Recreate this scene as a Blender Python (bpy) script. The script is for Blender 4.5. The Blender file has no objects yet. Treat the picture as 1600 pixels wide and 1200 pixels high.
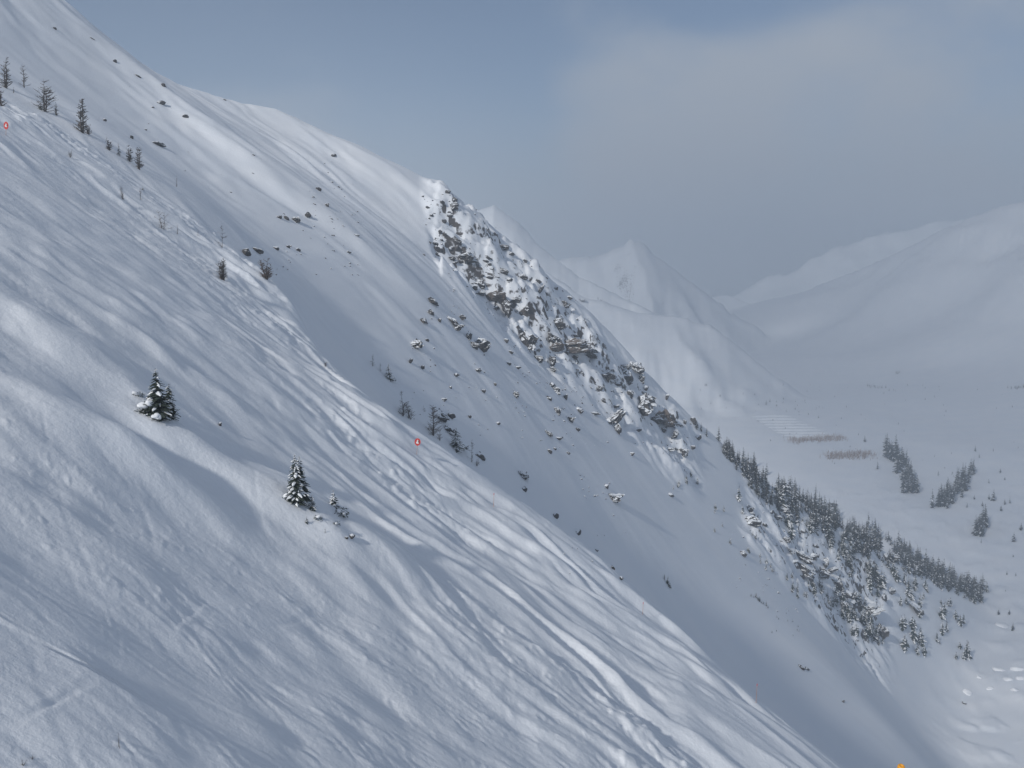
import bpy, math, random
import numpy as np
from mathutils import Vector, Matrix

# ------------------------------------------------------------------ camera, world, sun, exposure
scn = bpy.context.scene
C = scn.collection
F = 1550.0                                   # focal length in photograph pixels (1600 wide)
PITCH = math.atan(170.0 / F)
cam_d = bpy.data.cameras.new('camera'); cam = bpy.data.objects.new('camera', cam_d); C.objects.link(cam)
cam_d.sensor_width = 36.0; cam_d.lens = 36.0 * F / 1600.0
cam_d.clip_start = 0.5; cam_d.clip_end = 30000
cam.location = (0, 0, 0); cam.rotation_euler = (math.pi / 2 - PITCH, 0, 0)
scn.camera = cam

SUN_EL = math.radians(31.5)
SUN_AZ = math.radians(-141.5)                # clockwise from +Y (view direction): behind and left
SUN_DIR = (math.sin(SUN_AZ) * math.cos(SUN_EL), math.cos(SUN_AZ) * math.cos(SUN_EL), math.sin(SUN_EL))
SUN_STRENGTH = 3.2
SKY_STRENGTH = 0.075
HAZE_DENSITY = 0.0005
EXPOSURE = -0.05

scn.view_settings.view_transform = 'Standard'
scn.view_settings.look = 'None'
scn.view_settings.gamma = 1.0
scn.view_settings.use_curve_mapping = False
scn.view_settings.exposure = EXPOSURE
scn.cycles.volume_bounces = 1

world = bpy.data.worlds.new('World'); scn.world = world; world.use_nodes = True
nt = world.node_tree; nt.nodes.clear()
def N(nt, typ, **kw):
    n = nt.nodes.new(typ)
    for k, v in kw.items():
        setattr(n, k, v)
    return n
w_out = N(nt, 'ShaderNodeOutputWorld')
w_bg = N(nt, 'ShaderNodeBackground'); w_bg.inputs['Strength'].default_value = SKY_STRENGTH
sky = N(nt, 'ShaderNodeTexSky', sky_type='NISHITA', sun_disc=False)
sky.sun_elevation = SUN_EL; sky.sun_rotation = SUN_AZ; sky.altitude = 2200
sky.air_density = 1.0; sky.dust_density = 1.2; sky.ozone_density = 1.5
tc = N(nt, 'ShaderNodeTexCoord')
mp = N(nt, 'ShaderNodeMapping'); mp.inputs['Scale'].default_value = (1.0, 1.0, 1.5)
mp.inputs['Location'].default_value = (0.37, 0.2, 0.0)
nz = N(nt, 'ShaderNodeTexNoise'); nz.inputs['Scale'].default_value = 4.2
nz.inputs['Detail'].default_value = 7; nz.inputs['Roughness'].default_value = 0.5
nz.inputs['Distortion'].default_value = 0.25
sep = N(nt, 'ShaderNodeSeparateXYZ')
m1 = N(nt, 'ShaderNodeMath', operation='MULTIPLY_ADD'); m1.inputs[1].default_value = 0.30   # clouds thicken towards +X (up the valley side)
m2 = N(nt, 'ShaderNodeMath', operation='MULTIPLY_ADD'); m2.inputs[1].default_value = -0.35
cr = N(nt, 'ShaderNodeValToRGB')
cr.color_ramp.elements[0].position = 0.42; cr.color_ramp.elements[0].color = (0, 0, 0, 1)
cr.color_ramp.elements[1].position = 0.80; cr.color_ramp.elements[1].color = (1, 1, 1, 1)
cr.color_ramp.interpolation = 'EASE'
mix = N(nt, 'ShaderNodeMix', data_type='RGBA')
mix.inputs['B'].default_value = (5.4, 6.0, 6.9, 1)
L = nt.links.new
L(tc.outputs['Generated'], mp.inputs['Vector']); L(mp.outputs[0], nz.inputs['Vector'])
L(tc.outputs['Generated'], sep.inputs[0])
L(sep.outputs['X'], m1.inputs[0]); L(nz.outputs['Fac'], m1.inputs[2])
L(sep.outputs['Z'], m2.inputs[0]); L(m1.outputs[0], m2.inputs[2])
def bank(u, v, rad, amt, prev):
    p_ = (u - 800) / F; q_ = (v - 600) / F
    d_ = Vector((p_, math.cos(PITCH) - q_ * math.sin(PITCH), -math.sin(PITCH) - q_ * math.cos(PITCH))).normalized()
    ds = N(nt, 'ShaderNodeVectorMath', operation='DISTANCE'); ds.inputs[1].default_value = d_
    L(tc.outputs['Generated'], ds.inputs[0])
    mr = N(nt, 'ShaderNodeMapRange', interpolation_type='SMOOTHSTEP'); mr.inputs[1].default_value = rad; mr.inputs[2].default_value = 0.0; mr.inputs[3].default_value = 0.0; mr.inputs[4].default_value = amt
    ad = N(nt, 'ShaderNodeMath', operation='ADD'); L(ds.outputs['Value'], mr.inputs[0]); L(mr.outputs[0], ad.inputs[0]); L(prev, ad.inputs[1]); return ad.outputs[0]
pv_ = m2.outputs[0]
for b_ in ((980, 180, .17, .26), (1350, 220, .22, .16), (470, 160, .16, .12), (740, 250, .12, -.16), (1080, -10, .10, -.16), (640, 60, .16, -.10)):
    pv_ = bank(*b_, pv_)
L(pv_, cr.inputs[0]); L(cr.outputs[0], mix.inputs['Factor'])
mist = N(nt, 'ShaderNodeMapRange', interpolation_type='SMOOTHSTEP'); mist.inputs[1].default_value = .20; mist.inputs[2].default_value = .0
mist.inputs[3].default_value = 0.0; mist.inputs[4].default_value = .92
mix2 = N(nt, 'ShaderNodeMix', data_type='RGBA'); mix2.inputs['B'].default_value = (4.3, 5.0, 6.1, 1)   # low mist all round the horizon
L(sep.outputs['Z'], mist.inputs[0]); L(mist.outputs[0], mix2.inputs['Factor'])
L(sky.outputs[0], mix2.inputs['A']); L(mix2.outputs['Result'], mix.inputs['A']); L(mix.outputs['Result'], w_bg.inputs['Color'])
L(w_bg.outputs[0], w_out.inputs['Surface'])

sun_d = bpy.data.lights.new('sun', 'SUN'); sun_d.energy = SUN_STRENGTH; sun_d.angle = math.radians(2.5)
sun_d.color = (1.0, 0.975, 0.93)
sun = bpy.data.objects.new('sun', sun_d); C.objects.link(sun)
sun.rotation_euler = Vector(SUN_DIR).to_track_quat('Z', 'Y').to_euler()

# ------------------------------------------------------------------ numeric helpers
rng = np.random.default_rng(7)
random.seed(7)
CP, SP = math.cos(PITCH), math.sin(PITCH)
def ray(u, v):
    """pixel of the photograph -> (x/y, z/y) of its line of sight"""
    u = np.asarray(u, float); v = np.asarray(v, float)
    p = (u - 800) / F; q = (v - 600) / F
    y = CP - q * SP; z = -SP - q * CP
    return p / y, z / y
def at(u, v, d):
    a, b = ray(u, v)
    return np.array([a * d, d + 0 * a, b * d])

def _hash(ix, iy, seed):
    h = (ix.astype(np.int64) * 374761393 + iy.astype(np.int64) * 668265263 + seed * 1442695041) & 0xffffffff
    h = ((h ^ (h >> 13)) * 1274126177) & 0xffffffff
    h = (h ^ (h >> 16)) & 0xffffffff
    h = (h * 2246822519) & 0xffffffff
    h = h ^ (h >> 15)
    return (h & 0xffffff) / float(0xffffff) * 2 - 1
def vnoise(x, y, seed=0):
    xi = np.floor(x); yi = np.floor(y)
    fx = x - xi; fy = y - yi
    fx = fx * fx * fx * (fx * (fx * 6 - 15) + 10); fy = fy * fy * fy * (fy * (fy * 6 - 15) + 10)
    a = _hash(xi, yi, seed); b = _hash(xi + 1, yi, seed); c = _hash(xi, yi + 1, seed); d = _hash(xi + 1, yi + 1, seed)
    return (a * (1 - fx) + b * fx) * (1 - fy) + (c * (1 - fx) + d * fx) * fy
def fbm(x, y, seed=0, oct=4, gain=0.5):
    s = np.zeros_like(x); amp = 1.0; fr = 1.0
    for o in range(oct):
        cs, sn = math.cos(o * 0.7), math.sin(o * 0.7)
        s += amp * vnoise((x * cs - y * sn) * fr, (x * sn + y * cs) * fr, seed + o * 17); amp *= gain; fr *= 2.03
    return s
def sstep(a, b, x):
    t = np.clip((x - a) / (b - a), 0, 1); return t * t * (3 - 2 * t)
def smax(a, b, k):
    h = np.clip(0.5 + 0.5 * (a - b) / k, 0, 1); return b * (1 - h) + a * h + k * h * (1 - h)
def smin(a, b, k): return -smax(-a, -b, k)
class TPS:
    def __init__(s, P, sc, lam=1e-4):
        P = np.asarray(P, float); s.c = P[:, :2] / sc; s.sc = sc; n = len(P)
        K = s.k(s.c, s.c) + lam * np.eye(n); Q = np.hstack([np.ones((n, 1)), s.c])
        A = np.block([[K, Q], [Q.T, np.zeros((3, 3))]])
        s.w = np.linalg.solve(A, np.concatenate([P[:, 2], np.zeros(3)]))
    @staticmethod
    def k(a, b):
        r2 = (a[:, None, 0] - b[None, :, 0]) ** 2 + (a[:, None, 1] - b[None, :, 1]) ** 2
        return np.where(r2 > 1e-12, r2 * np.log(r2 + 1e-12), 0)
    def __call__(s, x, y):
        sh = x.shape; p = np.stack([x.ravel(), y.ravel()], 1) / s.sc
        out = np.empty(len(p))
        for i in range(0, len(p), 100000):
            q = p[i:i + 100000]
            out[i:i + 100000] = s.k(q, s.c) @ s.w[:-3] + s.w[-3] + q @ s.w[-2:]
        return out.reshape(sh)
class Crest:
    """a crest line in plan, looked up by bearing x/y"""
    def __init__(s, pts):
        P = sorted([(float(ray(u, v)[0]), d, float(ray(u, v)[1]) * d) for u, v, d in pts])
        s.a = np.array([p[0] for p in P]); s.y = np.array([p[1] for p in P]); s.z = np.array([p[2] for p in P])
    def get(s, a):
        def ex(v):
            r = np.interp(a, s.a, v)
            lo = (v[1] - v[0]) / (s.a[1] - s.a[0]); hi = (v[-1] - v[-2]) / (s.a[-1] - s.a[-2])
            return r + np.where(a < s.a[0], (a - s.a[0]) * lo, 0) + np.where(a > s.a[-1], (a - s.a[-1]) * hi, 0)
        return ex(s.y), ex(s.z)

# ------------------------------------------------------------------ terrain: the near ski slope
H0, S0 = 25.0, 0.65
def plane_d(u, v):
    a, b = ray(u, v); return H0 / (-S0 * a - b)     # distance at which a sight line meets the near slope's mean plane
RIDGE = [(-120, 60), (0, 160), (130, 207), (230, 268), (350, 378), (430, 440), (530, 560), (640, 652), (740, 722),
         (870, 805), (970, 900), (1100, 1012), (1200, 1105), (1300, 1200), (1420, 1310)]
def rd(u, v):
    return float(np.clip(plane_d(u, v), 60, 175))
def _chaikin(P, n=2):
    for _ in range(n):
        P = [P[0]] + [q for a, b in zip(P[:-1], P[1:]) for q in ((a[0] * .75 + b[0] * .25, a[1] * .75 + b[1] * .25), (a[0] * .25 + b[0] * .75, a[1] * .25 + b[1] * .75))] + [P[-1]]
    return P
ridge_crest = Crest([(u, v, rd(u, v)) for u, v in _chaikin(RIDGE)])
def pix_line(pts):
    return [(float(at(u, v, plane_d(u, v))[0]), float(at(u, v, plane_d(u, v))[1])) for u, v in pts]
def seg_dist(x, y, line):
    best = np.full(x.shape, 1e9)
    for (x0, y0), (x1, y1) in zip(line[:-1], line[1:]):
        dx, dy = x1 - x0, y1 - y0; L2 = dx * dx + dy * dy + 1e-9
        t = np.clip(((x - x0) * dx + (y - y0) * dy) / L2, 0, 1)
        best = np.minimum(best, np.hypot(x - x0 - t * dx, y - y0 - t * dy))
    return best
def smooth_line(line, n=4):
    for _ in range(n):
        out = [line[0]]
        for p, q in zip(line[:-1], line[1:]):
            out.append((p[0] * .75 + q[0] * .25, p[1] * .75 + q[1] * .25)); out.append((p[0] * .25 + q[0] * .75, p[1] * .25 + q[1] * .75))
        out.append(line[-1]); line = out
    return line
TRACKS = [([(352, 850), (340, 890), (275, 945), (250, 975), (262, 1010), (330, 1060), (420, 1110)], .30),
          ([(362, 856), (352, 893), (288, 946), (264, 975), (280, 1012), (345, 1060)], .22),
          ([(440, 850), (520, 900), (580, 945), (640, 985), (650, 1025)], .32),
          ([(410, 770), (425, 815), (460, 850), (500, 875), (550, 882)], .35),
          ([(395, 740), (403, 800), (430, 850), (480, 885)], .25),
          ([(190, 630), (196, 650), (215, 672), (240, 690)], .4),
          ([(62, 640), (72, 690), (80, 740)], .2), ([(90, 660), (120, 690), (180, 720)], .25),
          ([(0, 812), (60, 818), (140, 850), (260, 850)], .3), ([(0, 960), (110, 975), (200, 985), (330, 1000)], .28),
          ([(0, 1010), (140, 1024), (260, 1035)], .25), ([(560, 1000), (700, 1010), (820, 1010), (900, 1040)], .3),
          ([(330, 780), (420, 800), (560, 860), (700, 900), (860, 1000), (960, 1080)], .35),
          ([(640, 930), (740, 1000), (850, 1080), (960, 1160), (1010, 1199)], .33),
          ([(500, 1050), (640, 1085), (760, 1140), (850, 1199)], .3),
          ([(820, 960), (830, 1000), (850, 1040), (900, 1075)], .22), ([(600, 850), (590, 890), (600, 940)], .2),
          ([(700, 1060), (730, 1100), (740, 1150)], .22), ([(980, 930), (1010, 1000), (1060, 1050)], .3)]
TRACK_LINES = [(smooth_line(pix_line(p), 3), w) for p, w in TRACKS]
_r = random.Random(12)
for _i in range(170):                                    # long-faded turns and traverses left by many skiers
    _u, _v = _r.uniform(-60, 950), _r.uniform(640, 1230)
    if _v < 560 + _u * .55: _v = 640 + _u * .5 + _r.uniform(0, 150)
    _x, _y = pix_line([(_u, _v)])[0]; _h = _r.choice([_r.gauss(-.1, .25), _r.gauss(-.45, .3), _r.gauss(.25, .2)]); _c = _r.gauss(0, .10); _pts = []
    for _k in range(_r.randint(5, 11)):
        _pts.append((_x, _y)); _x += 1.5 * math.cos(_h); _y += 1.5 * math.sin(_h) * 1.3; _h += _c
        if _r.random() < .12: _c = -_c
    TRACK_LINES.append((smooth_line(_pts, 1), _r.uniform(.13, .30)))
    if _r.random() < .5: TRACK_LINES.append((smooth_line([(p[0] + .1, p[1] + _r.uniform(.4, .7)) for p in _pts], 1), TRACK_LINES[-1][1]))
HUMPS = [  # (u, v, half-length along slope, half-width, height)
    (60, 690, 5, 3.0, .8), (150, 690, 4.5, 2.6, .9), (250, 745, 4, 2.4, .7), (340, 735, 4, 2.2, .55), (390, 760, 3, 2.2, .4),
    (100, 815, 5, 3, .5), (520, 815, 6, 4.0, .9), (620, 870, 5, 3.0, .7), (700, 880, 5, 2.2, .5), (240, 665, 3.4, 3.0, .5),
    (470, 800, 3.5, 3, .6), (20, 600, 6, 3, .6), (120, 560, 7, 2.5, .6), (300, 590, 7, 2, .5)]
HUMP_XY = [(pix_line([(u, v)])[0], la, wa, h) for u, v, la, wa, h in HUMPS]
HOLLOW = smooth_line(pix_line([(40, 1000), (110, 1030), (170, 1070), (215, 1110), (240, 1150), (245, 1230)]), 2)

def near_base(x, y):
    z = -H0 - S0 * x
    z += 1.2 * fbm(x / 38 + 3.1, y / 26, 12, 2, .4)
    return z
def near_detail(x, y):
    r = np.hypot(x, y)
    # fall line drifts a little towards the viewer as the slope drops
    wx = x + 3.0 * fbm(x / 15, y / 15, 5, 2); wy = y + 1.7 * fbm(x / 11 + 9, y / 11, 6, 2)
    f = 0.93 * wx - 0.36 * wy; c = 0.36 * wx + 0.93 * wy
    ry, _ = ridge_crest.get(x / y)
    nearridge = sstep(72, 18, ry - y)                      # rough, skied-out band under the shoulder
    lower = sstep(28, 60, y)
    patch = .35 + 1.0 * sstep(-.45, .55, fbm(x / 30 + 4, y / 19, 25, 2))
    n1 = fbm(f / 6.5, c / 2.1, 21, 3, .5); n1 = n1 - 0.45 * np.abs(n1)
    z = (0.035 + 0.19 * nearridge) * (0.35 + .65 * lower) * n1 * patch
    n2 = fbm(f / 11, c / 3.9, 31, 2, .45); n2 = -np.clip(np.abs(n2 + .1), .05, 1) ** .85
    z += (0.10 + 0.76 * nearridge) * (0.5 + .5 * lower) * n2 * (.45 + .55 * patch)
    n4 = fbm(f / 34, c / 13, 35, 2, .5)
    z += .24 * n4
    z += (.07 + .12 * patch) * fbm(x / 3.6, y / 2.9, 37, 2, .5)
    n3 = 1 - np.abs(fbm(f / 5.5, c / 1.5, 41, 3, .55)); rough = sstep(-.25, .5, fbm(f / 20, c / 9, 45, 2))
    z += (0.02 + 0.14 * nearridge) * rough * (n3 - .5)
    chop = np.clip(fbm(x / .8, y / .8, 51, 2, .6) - .25, 0, 1)
    z += (0.012 + .30 * nearridge) * chop * (.10 + .9 * rough)
    z += (.012 + .11 * nearridge) * fbm(x / 1.9, y / 1.7, 55, 2, .6) * rough
    # fine traverse scratches, lower left
    tw = y + .12 * x + 1.2 * fbm(x / 9, y / 9, 63, 2)
    z += 0.042 * fbm(x / 12, tw / .6, 61, 3, .6) * sstep(80, 45, r) * (.3 + .9 * sstep(-.3, .5, fbm(x / 12, y / 9, 65, 2)))
    z += (0.006 + .012 * rough) * sstep(20, 80, r) * fbm(x / .4, y / .3, 71, 2) + .03 * np.clip(fbm(x / .5, y / .42, 73, 2, .6) - .6, 0, 1) * (.3 + 2.4 * rough)
    for (hx, hy), la, wa, h in HUMP_XY:
        u_ = (x - hx + .4 * (y - hy)) / la; w_ = (y - hy - .1 * (x - hx)) / wa
        z += h * np.exp(-(u_ * u_ + w_ * w_) ** 1.3)
    hy_ = np.array([p[1] for p in HOLLOW]); hx_ = np.array([p[0] for p in HOLLOW]); od = np.argsort(hy_)
    s_ = x - np.interp(y, hy_[od], hx_[od])
    z += .42 * sstep(2.4, -2.4, s_ + .8 * fbm(x / 3, y / 3, 67, 2)) * np.exp(np.minimum(s_, 0) / 7.0) * sstep(42, 33, y) * sstep(21, 28, y)
    sel = (y < 150) & (np.abs(x / y) < .7)
    xs, ys = x[sel], y[sel]; zz = np.zeros_like(xs)
    wob = .25 * fbm(xs / 2.2, ys / 2.2, 77, 2)
    for line, w in TRACK_LINES:
        lx = [p[0] for p in line]; ly = [p[1] for p in line]
        k = (xs > min(lx) - 3) & (xs < max(lx) + 3) & (ys > min(ly) - 3) & (ys < max(ly) + 3)
        d = seg_dist(xs[k] , ys[k], line) + wob[k] * .4
        e0 = np.hypot(xs[k] - lx[0], ys[k] - ly[0]); e1 = np.hypot(xs[k] - lx[-1], ys[k] - ly[-1])
        fade = sstep(.3, 5, np.minimum(e0, e1)) * (.55 + .6 * wob[k] / .25)
        w = w * .7
        zz[k] += fade * .55 * (-.06 * np.exp(-(d / w) ** 2) + .035 * np.exp(-((d - 1.9 * w) / w) ** 2))
    z[sel] += zz
    return z
MID_C = [(-140, -190, 300), (0, -80, 318), (95, 0, 330), (170, 72, 350), (270, 122, 370), (350, 146, 385), (430, 166, 400), (500, 200, 407), (570, 232, 412),
         (680, 287, 420), (740, 327, 425), (830, 402, 430), (920, 482, 435), (1000, 572, 440), (1080, 650, 450), (1160, 722, 470),
         (1250, 785, 500), (1330, 835, 530), (1400, 875, 560), (1470, 910, 600), (1535, 940, 640), (1580, 985, 680)]
mid_crest = Crest(MID_C)
MID_P = MID_C + [(-100, 60, 205), (0, 90, 232), (150, 215, 205), (300, 330, 196), (430, 450, 197), (560, 590, 205), (740, 725, 215), (870, 810, 235),
                 (1000, 915, 255), (1150, 1060, 270), (1300, 1190, 262), (1250, 940, 400), (1350, 1015, 450), (1450, 1045, 500), (1400, 1150, 315), (1100, 830, 360),
                 (850, 620, 318), (560, 400, 275), (300, 200, 290)]
mid_tps = TPS([tuple(at(u, v, d)) for u, v, d in MID_P], 200.0, 2e-3)
def px_mask(x, y, poly_uvd): pass
# the rock rib: polylines of cliff feet, (u, v, d)
RIB = [(672, 330, 372), (690, 420, 345), (740, 480, 345), (790, 505, 350), (840, 550, 352), (915, 556, 372), (960, 620, 372), (1020, 660, 378), (1075, 715, 388)]
RIB2 = [(1165, 830, 405), (1215, 870, 410), (1260, 905, 415), (1330, 950, 430), (1380, 1000, 440)]
def mid(x, y):
    cy, cz = mid_crest.get(x / y)
    base = mid_tps(x, y)
    f = 0.96 * x - 0.28 * y; c = 0.28 * x + 0.96 * y
    c2 = c + 22 * fbm(f / 110, c / 90, 101, 3)
    inside = sstep(0, 25, cy - y)
    up = sstep(-60, -10, base)                            # high open slopes: broad wind-carved ribs
    g = fbm(f / 170, c2 / 44, 103, 2, .42); pm = sstep(-.2, .6, fbm(f / 90, c / 60, 105, 2))
    base = base + (3.9 * g + .75 * pm * fbm(f / 38, c2 / 12, 107, 3, .5)) * (0.35 + .65 * inside) * (.16 + .84 * up)
    base += 0.32 * fbm(f / 14, c2 / 5, 109, 3, .5) * (.15 + .85 * up) * (.4 + pm)
    fall = cz + 2.2 - 0.45 * (y - cy) + 2.5 * fbm(x / 25, y / 25, 113, 3)
    return smin(base, fall, 7.0)
def rock_zone(x, y):
    """how craggy the ground is, 0..1 (plan positions of the rib's crags)"""
    a = x / y; cy, _ = mid_crest.get(a)
    m = np.zeros_like(x)
    for line, wfront in ((RIB, 16.0), (RIB2, 20.0)):
        cr_ = Crest(line); fy, _ = cr_.get(a)
        lo, hi = cr_.a[0], cr_.a[-1]
        s = sstep(fy - wfront, fy + 6, y) * sstep(cy + 5, cy - 18, y) * sstep(lo - .012, lo + .012, a) * sstep(hi + .02, hi - .01, a)
        m = np.maximum(m, s)
    return m
def crag(x, y):
    w = 7 * fbm(x / 30, y / 30, 121, 2)
    t = fbm((x + w) / 26, (y - w) / 20, 123, 4, .55)
    z = 5.5 * t
    st = z / 3.2 + .5 * vnoise(x / 9, y / 9, 125)
    q = np.floor(st) + sstep(.32, .68, st - np.floor(st))
    blocks = 1.7 * np.abs(fbm(x / 5.5, y / 4.5, 127, 3, .55))
    return 0.5 * z + 0.52 * 3.2 * q + blocks
VAL_P = [(1600, 1120, 470), (1750, 1080, 480), (1550, 1010, 560), (1600, 955, 620), (1750, 900, 640), (1560, 905, 680), (1450, 805, 820), (1600, 800, 820), (1330, 735, 960), (1500, 700, 1020),
         (1600, 690, 1050), (1200, 660, 1200), (1400, 630, 1350), (1600, 625, 1300), (1100, 600, 1550), (1300, 585, 1700), (1500, 570, 1650),
         (1600, 545, 1600), (1100, 560, 2000), (1250, 535, 2300), (1150, 505, 2800), (1180, 478, 3500), (1300, 500, 2500), (1400, 500, 2100), (1500, 470, 2000), (1600, 450, 1800)]
VC = [(1160, 470, 3700), (1200, 468, 3300), (1260, 448, 3000), (1320, 422, 2800), (1380, 392, 2600), (1440, 362, 2450), (1500, 335, 2300), (1560, 315, 2200), (1640, 300, 2100), (1800, 268, 2000)]
val_crest = Crest(VC)
val_tps = TPS([tuple(at(u, v, d)) for u, v, d in VAL_P + VC] + [(-500, 700, -205), (0, 520, -205), (-700, 1800, -160), (150, 320, -210), (-1200, 3300, -110), (500, 300, -230), (-200, 250, -200), (0, 4500, -100), (0, 6500, -100)], 1500.0, 1e-4)
def valley(x, y):
    a = x / y
    cy, cz = val_crest.get(np.clip(a, .215, .58))
    b = val_tps(x, y)
    hi = sstep(-150, 60, b)
    b = b + (8 * fbm(x / 420, y / 420, 201, 4, .45)) * sstep(900, 1800, y) + .9 * fbm(x / 55, y / 70, 203, 3) + 1.3 * np.clip(fbm(x / 13, y / 16, 209, 3, .5), -.1, 1) * sstep(1100, 700, y) + hi * 24 * fbm((x + .3 * y) / 150, (y - .3 * x) / 800, 205, 5, .5) + hi * 5 * fbm(x / 45, y / 60, 207, 3)
    fall = cz + 3 - .35 * (y - cy)
    lim = np.interp(y, [0, 1500, 2500, 3500, 7000], [-100, -100, -105, -95, -90])
    return np.where(a > .2, smin(b, fall, 22.0), smin(b, lim, 22.0))
def ridge_layer(pts, sf, sb, amp, wl, seed):
    cr_ = Crest(pts)
    def h(x, y):
        a = x / y; dy0 = y - cr_.get(np.clip(a, cr_.a[0], cr_.a[-1]))[0]
        a = a + .030 * fbm(x / (wl * .8), y / (wl * .8), seed + 70, 4, .55) * np.clip(np.abs(dy0) / wl, 0, 1)
        cy, cz = cr_.get(np.clip(a, cr_.a[0], cr_.a[-1]))
        out = np.maximum(cr_.a[0] - a, 0) + np.maximum(a - cr_.a[-1], 0)
        dy = y - cy
        w = wl * .25 * fbm(x / wl, y / wl, seed + 50, 2)
        n = (1 - np.abs(fbm((x + w) / wl, (y + w) / (wl * 1.6), seed, 5, .5)) * 1.4)
        env = np.clip(np.abs(dy) / (wl * .9), .12, 1); crn = amp * .16 * fbm(x / (wl * .22), y / (wl * .3), seed + 9, 4, .6) * np.exp(-np.abs(dy) / (wl * .5))
        return cz - np.where(dy < 0, -sf * dy, sb * dy) - out * y * .8 + amp * (n - .55) * env - amp * .1 + crn
    return h
LAYERS = [
    ridge_layer([(640, 430, 1500), (760, 390, 1500), (860, 425, 1480), (920, 462, 1460), (1000, 482, 1450), (1075, 492, 1450), (1120, 514, 1440), (1180, 558, 1420), (1225, 590, 1400)], .42, .5, 14, 170, 301),
    ridge_layer([(600, 345, 1900), (700, 330, 1900), (742, 322, 1900), (772, 317, 1900), (805, 340, 1900), (850, 383, 1900), (900, 425, 1900), (960, 456, 1900), (1020, 485, 1900)], .6, .6, 32, 240, 311),
    ridge_layer([(820, 440, 2600), (880, 402, 2600), (940, 396, 2600), (965, 380, 2600), (984, 364, 2600), (1003, 376, 2600), (1045, 412, 2600), (1095, 448, 2600), (1140, 478, 2600), (1180, 505, 2600)], .62, .7, 60, 330, 321),
    ridge_layer([(1100, 480, 4300), (1150, 458, 4300), (1200, 430, 4300), (1250, 404, 4300), (1300, 384, 4300), (1360, 368, 4300), (1400, 356, 4300), (1440, 344, 4300), (1480, 336, 4300), (1560, 312, 4300), (1700, 260, 4300)], .5, .6, 130, 600, 331)]

# ------------------------------------------------------------------ one terrain grid (bearing x distance), cut into three sheets
def axis_y():
    y = [9.0]
    while y[-1] < 7000:
        v = y[-1]
        st = .0045 if v < 25 else .0035 if v < 185 else .0048 if v < 330 else .0036 if v < 470 else .006 if v < 900 else .010
        y.append(v * (1 + st))
    return np.array(y)
YA = axis_y()
AA = np.concatenate([np.linspace(-1.0, -.56, 48, endpoint=False), np.linspace(-.56, .56, 760), np.linspace(.56, .95, 42)[1:]])
A_, Y_ = np.meshgrid(AA, YA); X_ = A_ * Y_
Z_ = np.empty_like(X_)
iy_near = int(np.searchsorted(YA, 330.0)); iy_mid = int(np.searchsorted(YA, 1000.0))
CRAG = np.zeros_like(X_)
def eval_rows(i0, i1):
    x, y = X_[i0:i1], Y_[i0:i1]
    z = np.full(x.shape, -1e6)
    if YA[i0] < 1000:
        m = mid(x, y)
        rz = rock_zone(x, y) if YA[i1 - 1] > 300 else np.zeros_like(x)
        if rz.max() > 0:
            m = m + rz * crag(x, y); CRAG[i0:i1] = rz
        z = m
    if YA[i0] < 330:
        ry, _ = ridge_crest.get(x / y)
        b = near_base(x, y)
        zr = near_base(ry * x / y, ry)
        nb = smin(b, zr + 2.0 - .62 * (y - ry), 7.0)
        det = near_detail(x, y) * sstep(14, -2, y - ry)
        far = 1 - .8 * sstep(0, 20, y - ry)
        z = smax(nb + det * far, z, 5.0)
    if YA[i1 - 1] > 280:
        v = valley(x, y)
        z = smax(z, v, 16.0)
        if YA[i1 - 1] > 900:
            for h in LAYERS:
                z = smax(z, h(x, y), 14.0)
    return z
cuts = [0, iy_near] + [int(np.searchsorted(YA, 1000.0)), len(YA)]
for i0, i1 in zip(cuts[:-1], cuts[1:]):
    for k in range(i0, i1, 120):
        Z_[k:min(k + 120, i1)] = eval_rows(k, min(k + 120, i1))

# the unseen ground outside the picture levels off instead of climbing on
Z_ = np.where(Z_ > 240, 240 + 60 * np.tanh((Z_ - 240) / 60.0), Z_)
def cast(u, v, after=0.0):
    """first terrain point on a sight line, at a distance of at least `after`"""
    a, b = ray(u, v); a = float(a); b = float(b)
    j = np.clip(np.searchsorted(AA, a) - 1, 0, len(AA) - 2); t = (a - AA[j]) / (AA[j + 1] - AA[j])
    zc = Z_[:, j] * (1 - t) + Z_[:, j + 1] * t
    g = zc / YA - b
    ok = np.nonzero((g > 0) & (YA > after))[0]
    if len(ok) == 0: return cast(u, v + 3, after) if v < 1400 else None
    i = ok[0]
    if i == 0: yy = YA[0]
    else:
        g0, g1 = g[i - 1], g[i]; s = np.clip(-g0 / (g1 - g0 + 1e-12), 0, 1); yy = YA[i - 1] * (1 - s) + YA[i] * s
    return np.array([a * yy, yy, float(np.interp(yy, YA, zc))])
def ground(x, y):
    a = x / y
    j = int(np.clip(np.searchsorted(AA, a) - 1, 0, len(AA) - 2)); t = (a - AA[j]) / (AA[j + 1] - AA[j])
    i = int(np.clip(np.searchsorted(YA, y) - 1, 0, len(YA) - 2)); s = (y - YA[i]) / (YA[i + 1] - YA[i])
    return float((Z_[i, j] * (1 - t) + Z_[i, j + 1] * t) * (1 - s) + (Z_[i + 1, j] * (1 - t) + Z_[i + 1, j + 1] * t) * s)

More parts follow.
